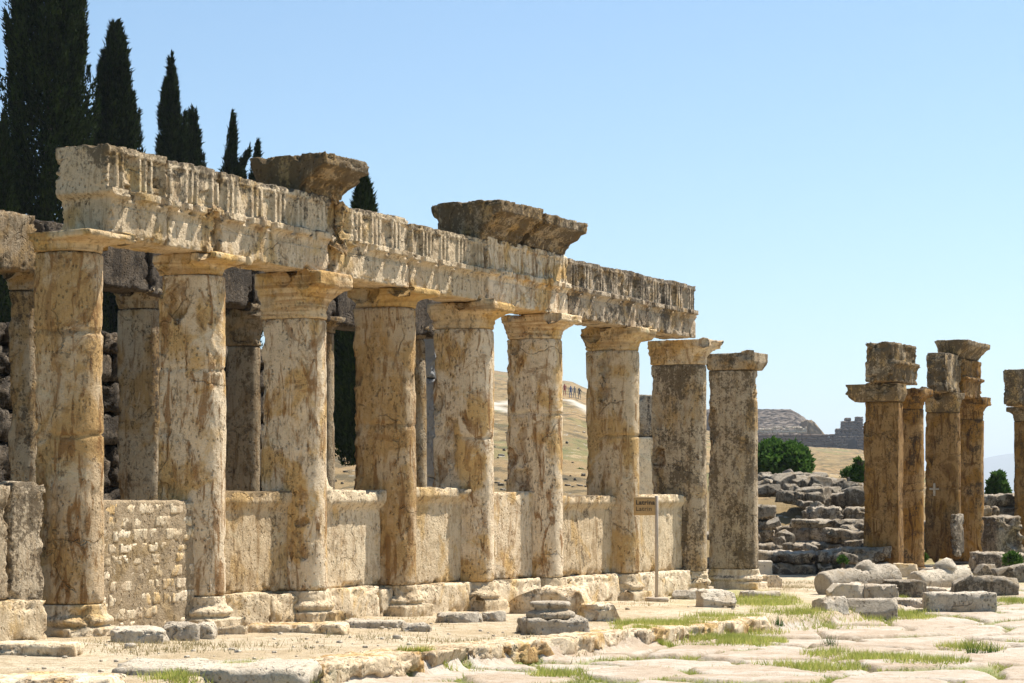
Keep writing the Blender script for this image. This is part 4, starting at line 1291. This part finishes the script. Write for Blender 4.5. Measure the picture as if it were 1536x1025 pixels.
def cypress(pxc, py_top, pxw, Y, seed, label, n_cl=420, per=90, crown0=.06, lean=0.0, prof=None, sparse=0.0, side=()):
    rs = np.random.RandomState(seed)
    X = (pxc - CX) / FPX * Y
    zt = ZE + (HY - py_top) * Y / FPX
    zg = float(ground_z(X, Y, False)[0])
    H = zt - zg; R = pxw * Y / FPX / 2
    root = empty('cypress_tree', (X, Y, zg)); tag(root, label, 'tree', 'cypress trees behind the colonnade')
    V, F = trunk_mesh(.16 + R * .05, .02, H * .96, (lean, 0)); mesh_obj('trunk', V, F, M_bark, root)
    prof = prof or ([0, .04, .12, .3, .5, .7, .82, .9, .96, 1.0], [.25, .6, .9, 1.0, .98, .84, .66, .46, .25, .05])
    # upward plumes whose tips make the ragged outline
    npl = max(30, int(n_cl * .22)); per_ = int(n_cl * per / npl * .8)
    tt = rs.uniform(.02, 1, npl) ** .8
    ang = rs.uniform(0, 2 * math.pi, npl)
    k1 = rs.uniform(.72, 1.16, npl)
    rt = np.interp(tt, *prof) * R * k1
    ln_ = H * rs.uniform(.07, .15, npl) * (1 - .3 * tt) + .4
    zt_ = H * (crown0 + (1 - crown0) * tt)
    r0_ = np.interp(np.clip(tt - .07, 0, 1), *prof) * R * .62
    wpl = (R * .16 + .10) * rs.uniform(.6, 1.4, npl) * (1.15 - .5 * tt)
    idx = np.repeat(np.arange(npl), per_)
    n = len(idx)
    s = rs.rand(n) ** 1.1
    a2 = rs.uniform(0, 2 * math.pi, n); q2 = np.sqrt(rs.rand(n)) * np.interp(s, [0, .25, .6, .85, 1], [.5, 1, .85, .45, .08]) * wpl[idx]
    rr_ = r0_[idx] + (rt[idx] - r0_[idx]) * s
    P = np.stack([np.cos(ang[idx]) * rr_ + np.cos(a2) * q2, np.sin(ang[idx]) * rr_ + np.sin(a2) * q2, zt_[idx] - ln_[idx] * (1 - s)], 1)
    # inner mass so that the tree is not see-through
    m = int(n * .55); ti = rs.rand(m); ai = rs.uniform(0, 6.283, m)
    ri = np.interp(ti, *prof) * R * .72 * np.sqrt(rs.rand(m))
    P = np.vstack([P, np.stack([np.cos(ai) * ri, np.sin(ai) * ri, H * (crown0 + (1 - crown0) * ti * .96)], 1)])
    for (sx, sz0, sz1, sl) in side:          # stray side shoots
        m = 1800
        s = rs.rand(m); a2 = rs.uniform(0, 6.28, m); q2 = np.sqrt(rs.rand(m)) * .17 * (1.1 - s)
        Ps = np.stack([sx * sl * s + np.cos(a2) * q2, np.sin(a2) * q2, H * (sz0 + (sz1 - sz0) * s) + rs.normal(size=m) * .08], 1)
        P = np.vstack([P, Ps])
    n = len(P)
    P[:, 0] += lean * np.clip(P[:, 2] / H, 0, 1) ** 2
    P[:, 2] = np.clip(P[:, 2], .2, H * 1.01)
    D = P * np.array([1, 1, 0]); D = D / np.maximum(np.linalg.norm(D, axis=1, keepdims=True), .05) * .45 + np.array([0, 0, 1.0]) + rs.normal(size=(n, 3)) * .35
    L = rs.uniform(.10, .24, n); Wd = rs.uniform(.05, .09, n)
    V, F = blades(P, D, L, Wd, rs)
    mesh_obj('crown', V, F, L_cyp, root, smooth=False)
cypress(72, -230, 150, 62, 501, 'tallest, broadest dark cypress, its top cut by the frame', n_cl=1150, per=75)
cypress(4, 168, 48, 60, 502, 'low cypress half hidden at the left edge of the photo', n_cl=420, per=75)
cypress(174, 30, 98, 66, 503, 'second tallest cypress, right of the broadest one', n_cl=800, per=75)
cypress(258, 78, 58, 72, 504, 'narrow pointed cypress standing in the middle', n_cl=600, per=75)
cypress(290, 153, 44, 74, 505, 'smaller cypress touching the right side of the narrow pointed one', n_cl=380, per=75)
cypress(338, 165, 30, 70, 506, 'scrawny cypress with a bent tip and one side shoot', n_cl=230, per=55, lean=.28, sparse=.1, side=((1, .80, .885, .62),),
        prof=([0, .3, .6, .72, .8, .85, .88, .92, .96, 1], [1, 1.1, 1.2, 1.3, 1.0, .5, .6, .55, .3, .08]))
cypress(378, 207, 26, 76, 507, 'thin cypress tip just left of the smaller dark cornice block', n_cl=220, per=55, lean=.2, prof=([0, .5, .75, .85, .92, 1], [1.2, 1.6, 1.5, .9, .5, .06]), side=((-1, .8, .86, .4),))
cypress(364, 246, 22, 75, 508, 'smallest pale green treetop between the two thin cypresses', n_cl=160, per=55)
cypress(546, 262, 118, 56, 509, 'cypress behind the colonnade, its tip right of the smaller dark cornice block', n_cl=900, per=75, crown0=.20, prof=([0, .08, .3, .5, .66, .8, .9, 1.0], [.5, .95, 1, .8, .55, .36, .2, .03]))

def bush(pxl, pxr, pyt, pyb, Y, seed, label, n=16000, ls=.14, flat=.9, mat=L_bush, zlift=0.0):
    rs = np.random.RandomState(seed)
    X = ((pxl + pxr) / 2 - CX) / FPX * Y
    W_ = (pxr - pxl) * Y / FPX; zt = ZE + (HY - pyt) * Y / FPX
    zb = ZE + (HY - pyb) * Y / FPX
    zg = min(float(ground_z(X, Y, False)[0]), zb)
    H = zt - zb
    root = empty('bush', (X, Y, zg)); tag(root, label, 'bush', 'green bushes beyond the ruins')
    st = []
    for k in range(7):
        V, F = trunk_mesh(.06, .015, (zt - zg) * .8, ((rs.rand() - .5) * W_ * .6, (rs.rand() - .5) * W_ * .5)); st.append((V, F))
    V, F = join(st); mesh_obj('stem', V, F, M_bark, root)
    # lobes
    nl = 60
    d = rs.normal(size=(nl, 3)); d /= np.linalg.norm(d, axis=1, keepdims=True); d[:, 2] = np.abs(d[:, 2]) * 1.15 - .35
    c = d * np.array([W_ * .36, W_ * .30, H * .62]) * rs.uniform(.7, 1.05, (nl, 1)) + np.array([0, 0, zb - zg + H * .30])
    rad = rs.uniform(.06, .17, nl) * W_
    idx = rs.randint(0, nl, n)
    e = rs.normal(size=(n, 3)); e /= np.linalg.norm(e, axis=1, keepdims=True)
    P = c[idx] + e * rad[idx][:, None] * (rs.uniform(.5, 1, n) ** .5)[:, None] * np.array([1, 1, flat])
    P = P[P[:, 2] > .05]; e = e[:len(P)]
    nn = len(P)
    D = (P - np.array([0, 0, H * .3])) * .5 / W_ + rs.normal(size=(nn, 3)) * .6 + np.array([0, 0, .2])
    V, F = leaves(P, D, rs.uniform(.7, 1.3, nn) * ls, rs.uniform(.6, 1.0, nn) * ls * .75, rs)
    mesh_obj('foliage', V, F, mat, root, smooth=False)
bush(1118, 1226, 661, 716, 64, 601, 'large round dark green bush above the rubble mound right of the last column', n=15000, ls=.20)
bush(1272, 1306, 678, 745, 57, 602, 'upright light green shrub behind the left edge of the broad square pier', n=9000, ls=.10)
bush(1478, 1516, 694, 765, 62, 603, 'green bush between the right pair of piers and the edge pier', n=12000, ls=.12)
bush(855, 886, 703, 722, 80, 604, 'small green bush in the field seen right of the sixth column', n=3000, ls=.12)
bush(494, 512, 640, 650, 150, 605, 'small far shrub on the hillside behind the cypress', n=1200, ls=.3)
bush(862, 872, 585, 594, 400, 606, 'tiny dark shrub on the hill crest beside the walkers', n=1500, ls=.5, mat=L_cyp)
for i, (a_, b_, t_, f_, Y_) in enumerate(((1256, 1272, 834, 846, 42.4), (1375, 1392, 828, 842, 46), (1500, 1536, 826, 848, 42), (1258, 1300, 700, 716, 60))):
    bush(a_, b_, t_, f_, Y_, 610 + i, ['small leafy weed at the foot of the low layered wall', 'small leafy weed between the broad square pier and the right pair', 'leafy weeds under the edge pier', 'low yellow-green weeds behind the rubble mound'][i], n=1500 + 900 * (i > 1), ls=.06)

# ------------------------------------------------------------------ grass (stuff)
def grass_cloud(name, n, region, seed, mat, hmin=.03, hmax=.09):
    rs = np.random.RandomState(seed)
    P = region(n, rs)
    m = len(P)
    D = np.column_stack([rs.normal(size=(m, 2)) * .35, np.ones(m)])
    V, F = blades(P, D, rs.uniform(hmin, hmax, m), rs.uniform(.006, .013, m), rs)
    o = mesh_obj(name, V, F, mat, smooth=False)
    tag(o, kind='stuff')
    return o
def street_region(n, rs):
    # uniform in the street area that is in view
    u = rs.uniform(-6, 26, n); w = rs.uniform(-12.5, -4.15, n)
    X, Y = world_xy(u, w)
    z, gap_, cid_, grow_ = pave_z(X, Y)
    P = np.stack([u, w, 0 * u], 1)
    clump = fbm(P * 3.0, 77, 3)
    ok = (gap_ > .35) & (grow_ > .25) & (clump + rs.normal(size=n) * .12 > -.02)
    return np.stack([X, Y, z - .005], 1)[ok]
g1 = grass_cloud('street_joint_grass', 900000, street_region, 1, L_grass, .02, .065)
tag(g1, 'thin yellow-green grass growing in the joints of the street paving', 'grass')
def ell(specs, n, rs):
    out = []
    tot = sum(s_[4] for s_ in specs)
    for (px, py, rx, ry, wgt) in specs:
        m = int(n * wgt / tot)
        a = rs.uniform(0, 2 * math.pi, m); q_ = rs.uniform(0, 1.25, m) ** .6
        A = gpt(px, py); B = gpt(px + rx, py); Cc = gpt(px, py - ry)
        hx = B[0] - A[0]; hy = Cc[1] - A[1]
        X = A[0] + np.cos(a) * q_ * hx; Y = A[1] + np.sin(a) * q_ * hy
        X = X + (Y - A[1]) * A[0] / A[1]
        nz = fbm(np.stack([X * 1.6, Y * 1.0, X * 0], 1), 55, 4)
        nz2 = fbm(np.stack([X * 9, Y * 7, X * 0], 1), 56, 3)
        ok = nz * 1.1 + .55 * (1 - q_) + nz2 * .5 + rs.normal(size=m) * .30 > .34
        X, Y = X[ok], Y[ok]
        u, w = row_uw(X, Y)
        zg = ground_z(X, Y)
        zs = pave_z(X, Y)[0]
        z = np.where(w < KERB_W, zs, zg)
        out.append(np.stack([X, Y, z - .005], 1))
    return np.vstack(out)
patches = [(1040, 944, 100, 11, 3), (1100, 930, 70, 6, 2.4), (985, 962, 50, 9, 1.6), (1140, 902, 55, 9, 2.2), (1205, 920, 60, 7, 1.2), (1290, 914, 40, 8, 1.1), (1360, 925, 45, 6, .8), (390, 1012, 75, 10, 2.2), (270, 1020, 90, 8, 1.2),
           (1290, 990, 80, 6, .8), (1210, 1003, 80, 5, .6), (1390, 1000, 60, 5, .3), (840, 1018, 50, 5, .3), (1450, 975, 50, 5, .35), (660, 995, 60, 5, .4), (1480, 868, 30, 6, .6), (1330, 900, 30, 6, .6), (1520, 905, 30, 5, .5), (1080, 965, 50, 4, .6)]
g2 = grass_cloud('verge_grass', 120000, lambda n, rs: ell(patches, n, rs), 2, L_grass, .035, .11)
tag(g2, 'bright green grass tufts along the kerb and among the fallen blocks', 'grass')
dry = [(560, 935, 120, 12, 1), (880, 900, 120, 12, 1), (300, 970, 200, 12, 1), (1240, 760, 60, 8, 1), (1180, 880, 60, 8, 1), (1430, 860, 90, 6, .8), (700, 960, 200, 8, .6)]
g3 = grass_cloud('dry_grass', 26000, lambda n, rs: ell(dry, n, rs), 3, L_dry, .02, .07)
tag(g3, 'sparse straw-coloured dry grass on the terrace', 'dry grass')
# a few spiky weeds standing in the street
for i, (px, py, h) in enumerate(((1165, 940, .20), (1320, 935, .14), (1245, 972, .20), (1356, 905, .16), (1300, 925, .13), (1460, 985, .26), (1486, 983, .2))):
    rs = np.random.RandomState(700 + i)
    X, Y, z = gpt(px, py)
    m = 60
    P = np.column_stack([rs.normal(size=m) * .04, rs.normal(size=m) * .04, np.zeros(m)])
    D = np.column_stack([rs.normal(size=(m, 2)) * .3, np.ones(m)])
    V, F = blades(P, D, rs.uniform(.3, 1, m) * h, np.full(m, .009), rs)
    o = mesh_obj('weed', V, F, L_bush, smooth=False); o.location = (X, Y, z)
    tag(o, ['thin spiky weed on the street just right of the kerb grass', 'dark tuft just before the dark pitted block', 'spiky weed clump in the middle of the right street area', 'weed stalk left of the long grey pitted block', 'small tuft at the left foot of the dark pitted block',
            'tallest weed stalks near the right edge of the street', 'weed right beside the tallest stalks', 'tiny weed in the open paving at the right'][i], 'weed', 'weeds growing in the street')

# pebbles on the terrace
peb = []
rs = np.random.RandomState(31)
for i in range(130):
    px = rs.uniform(-40, 1150); 
    w = rs.uniform(-4.0, -.5); u = u_at(px, w)
    X, Y = world_xy(u, w); z = float(ground_z(X, Y)[0])
    s = rs.uniform(.008, .025) * (2.0 if rs.rand() < .06 else 1)
    V, F = rstone(s * 2.2, s * 1.7, s * 1.3, res=s * .7, r=s * .4, amp=s * .15, seed=i, chip=.0)
    peb.append((xf(V, rz=rs.uniform(0, 3), t=(X, Y, z - s * .3)), F))
V, F = join(peb)
o = mesh_obj('gravel', V, F, S_white); tag(o, 'scattered small pebbles on the terrace dirt', 'gravel', kind='stuff')

# ------------------------------------------------------------------ the theatre on the hill, walkers, far ridge
TY = 790.0
TK = TY / 470.0
def far_x(px, Y=TY): return (px - CX) / FPX * Y
def far_z(py, Y=TY): return ZE + (HY - py) * Y / FPX
S_far = stone_mat('far_grey_masonry', (.20, .165, .135), (.15, .115, .085), (.10, .065, .045), streak=.0, ochre_amt=.4, lichen=.4, toplichen_sunlit=.0, crack=.0)
S_far.node_tree.nodes  # distant masonry: larger pattern comes from the blocks themselves
root = empty('theatre_ruin', (far_x(1190), TY, far_z(668)))
tag(root, 'ruined ancient theatre with tiers of grey seating on the hill, right of the last column', 'theatre')
# stepped cavea, curving; rows of seats
Vs, Fs = [], []
rs = np.random.RandomState(90)
nrow = 17
for i in range(nrow):
    zt = 614 + (650 - 614) * (1 - i / (nrow - 1))
    Yr = (22 + i * 1.5) * TK
    H = far_z(zt, TY + Yr) - far_z(668)
    xr = 1247 - 0 + (1 - i / (nrow - 1)) * 6
    L = far_x(xr) - far_x(1085)
    V, F = rstone(L, 1.6 * TK, H, res=(1.2, 1.2, 2), r=.15, amp=.25, seed=900 + i, chip=.5, freq=.5)
    t = (V[:, 0] / L + .5)
    V[:, 1] += -5 * (t - .45) ** 2 * 2
    # broken crest on the right
    drop = np.clip((t - .86) / .14, 0, 1) * (i / nrow) * 3.6
    V[:, 2] -= np.where(V[:, 2] > H * .8, drop, 0)
    Vs.append(xf(V, t=((far_x(1085) + far_x(xr)) / 2 - far_x(1190), Yr, 0))); Fs.append(F)
V, F = join(list(zip(Vs, Fs))); mesh_obj('seating', V, F, S_far, root)
V, F = masonry(far_x(1262) - far_x(1085), far_z(650) - far_z(668) + 2, 2.6, 1.2, 91, lw=(1.8, 5.2), res=.8, r=.12, amp=.1, chip=.2)
w_ = mesh_obj('retaining_wall', V, F, stone_mat('far_brown_masonry', (.20, .145, .10), (.16, .105, .065), (.10, .06, .04), streak=.5, ochre_amt=.5, lichen=.3, crack=0), root)
w_.location = ((far_x(1262) + far_x(1085)) / 2 - far_x(1190), 2, -2)
V, F = masonry(far_x(1212) - far_x(1085), far_z(640) - far_z(650), 1.6, .9, 92, lw=(.8, 2.8), res=.5, r=.08, amp=.06, chip=.12, ragged=1.6)
w_ = mesh_obj('stage_stones', V, F, S_white, root)
w_.location = ((far_x(1212) + far_x(1085)) / 2 - far_x(1190), 3.2, far_z(650) - far_z(668))
V, F = rstone(4.2, 3, 2.6, res=.4, r=.4, amp=.25, seed=95, chip=.4, lump=.4, taper=(.4, .6))
w_ = mesh_obj('doorway_shade_block', *rstone(1.7, 1, 4.2, res=.4, r=.1, amp=.02, seed=96, chip=.05), simple_mat('doorway_painted_shade', (.02, .018, .016), .9), root)  # solid near-black block painted as the shade inside a doorway
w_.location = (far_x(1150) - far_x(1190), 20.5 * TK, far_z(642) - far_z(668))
# right-hand ruined tower with an arch
root = empty('tower_ruin', (far_x(1276), TY - 2, far_z(674)))
tag(root, 'stepped broken masonry tower with an arched opening, right of the theatre on the hill', 'ruined tower')
def M_(L, H, T, sd_, rg): return masonry(L, H, T, 1.0, sd_, lw=(1, 3.8), res=.5, r=.12, amp=.16, chip=.35, ragged=rg)
parts = []
Z0 = far_z(674)
for (a, b, top, bot, y_) in ((1250, 1298, 655, 676, 0), (1253, 1297, 643, 655, .8), (1262, 1294, 632, 643, 1.4), (1268, 1276, 627, 632, 1.8), (1284, 1294, 625, 632, 1.8)):
    V, F = M_(far_x(b) - far_x(a), far_z(top) - far_z(bot), 5.0, a, 0)
    parts.append((xf(V, t=((far_x(a) + far_x(b)) / 2 - far_x(1276), y_ * TK, far_z(bot) - Z0)), F))
V, F = join(parts); mesh_obj('masonry', V, F, S_far, root)
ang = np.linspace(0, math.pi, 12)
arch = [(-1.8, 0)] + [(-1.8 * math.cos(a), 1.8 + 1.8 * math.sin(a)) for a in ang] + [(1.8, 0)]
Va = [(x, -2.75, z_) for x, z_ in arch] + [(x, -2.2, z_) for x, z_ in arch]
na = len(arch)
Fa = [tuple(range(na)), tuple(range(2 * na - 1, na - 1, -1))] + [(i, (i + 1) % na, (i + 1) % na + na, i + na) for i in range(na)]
w_ = mesh_obj('arch_shade_slab', np.array(Va), Fa, simple_mat('arch_painted_shade', (.03, .026, .022), .9), root, smooth=False); w_.location = (0, 0, .2)  # near-black slab stands for the shade inside the arch
# tan spoil slope between them
V, F = rstone(far_x(1268) - far_x(1226), 26, far_z(626) - far_z(668), res=.8, r=1.2, amp=.3, seed=97, chip=.6, lump=.6, taper=(.25, .7))
V[:, 0] -= V[:, 2] * .45
o = mesh_obj('spoil_bank', V, F, simple_mat('spoil_earth', (.27, .20, .115), .95, .3)); o.location = (far_x(1252), TY + 42, far_z(668)); tag(o, kind='structure')

def person(X, Y, z, h, shirt, seed, label):
    """small standing figure grown from a jointed skeleton"""
    root = empty('person', (X, Y, z)); tag(root, label, 'person', 'walkers on the hill path')
    s = h / 1.75
    J = [(0, 0, .95, .15), (0, 0, 1.2, .14), (0, 0, 1.42, .15), (0, 0, 1.52, .06), (0, 0, 1.62, .10), (0, 0, 1.72, .085),
         (.1, 0, .88, .10), (.12, .04, .48, .07), (.13, .0, .08, .05), (.13, -.14, .03, .04), (-.1, 0, .88, .10), (-.14, -.05, .48, .07), (-.15, .08, .08, .05), (-.15, -.06, .03, .04),
         (.2, 0, 1.40, .06), (.26, .02, 1.12, .045), (.25, -.1, .9, .035), (-.2, 0, 1.40, .06), (-.27, .02, 1.12, .045), (-.25, -.1, .9, .035)]
    E = [(0, 1), (1, 2), (2, 3), (3, 4), (4, 5), (0, 6), (6, 7), (7, 8), (8, 9), (0, 10), (10, 11), (11, 12), (12, 13), (2, 14), (14, 15), (15, 16), (2, 17), (17, 18), (18, 19)]
    me = bpy.data.meshes.new('body'); me.from_pydata([(a * s, b * s, c * s) for a, b, c, _ in J], E, [])
    o = bpy.data.objects.new('body', me); COL.objects.link(o); o.parent = root
    sk = o.modifiers.new('skin', 'SKIN')
    if not me.skin_vertices: 
        me.attributes  # layer comes with the modifier below
    try:
        for i, v in enumerate(me.skin_vertices[0].data):
            v.radius = (J[i][3] * s, J[i][3] * s * .75)
            v.use_root = (i == 0)
    except Exception:
        pass
    o.modifiers.new('sub', 'SUBSURF').levels = 1
    me.materials.append(simple_mat('walker_clothes', shirt, .8, .1))
for i, (px, py, c_) in enumerate(((847, 594, (.40, .10, .08)), (856, 597, (.10, .14, .28)), (862, 598, (.30, .27, .24)), (869, 600, (.12, .12, .13)))):
    X, Y, z = gpt(px, py)
    person(X, Y, z, 1.75, c_, i, ['tiny walker in dark red, leftmost on the hill crest', 'tiny walker in dark blue on the hill path', 'tiny walker in pale grey between two others on the hill path', 'tiny walker in dark grey, rightmost on the hill path'][i])

# far mountain ridge beyond the plain
rx = np.linspace(900, 3600, 120); RY = 9000.0
prof = 695 - 12 * np.exp(-((rx - 1530) / 60) ** 2) - 26 * np.exp(-((rx - 2100) / 420) ** 2) + 30 * sstep(-rx, -1500, -1300) + 2.0 * fbm(np.stack([rx * .02, rx * 0, rx * 0], 1), 3, 4)
prof = np.where(rx < 1420, 745, prof)
Vr = []
for yi, (dy, hs) in enumerate(((0, 0.0), (1000, .6), (2000, 1.0), (4000, .7), (6000, 0))):
    for p_, py_ in zip(rx, prof):
        zz_ = ZE + (HY - py_) * (RY + 2000) / FPX
        Vr.append(((p_ - CX) / FPX * (RY + dy), RY + dy, -40 + (zz_ + 40) * hs))
nr = len(rx); ii, jj = np.meshgrid(np.arange(4), np.arange(nr - 1), indexing='ij'); q = (ii * nr + jj).ravel()
o = mesh_obj('mountain_ridge', np.array(Vr), np.stack([q, q + 1, q + nr + 1, q + nr], 1), simple_mat('mountain_scrub', (.16, .17, .12), .95, .3))
tag(o, kind='structure')

# ------------------------------------------------------------------ the air itself
hz = bpy.data.materials.new('haze'); hz.use_nodes = True
for n in list(hz.node_tree.nodes): hz.node_tree.nodes.remove(n)
ho = hz.node_tree.nodes.new('ShaderNodeOutputMaterial'); pv = hz.node_tree.nodes.new('ShaderNodeVolumePrincipled')
pv.inputs['Color'].default_value = (.80, .88, 1.0, 1); pv.inputs['Density'].default_value = .00012; pv.inputs['Anisotropy'].default_value = .3
hz.node_tree.links.new(pv.outputs[0], ho.inputs['Volume'])
V = [(x, y, z) for x in (-9000, 14000) for y in (-60, 17000) for z in (-300, 420)]
o = mesh_obj('haze', np.array(V, float), [(0, 1, 3, 2), (4, 6, 7, 5), (0, 4, 5, 1), (2, 3, 7, 6), (0, 2, 6, 4), (1, 5, 7, 3)], hz, smooth=False)
tag(o, 'pale air between the camera and the far ridge', 'haze', kind='stuff')
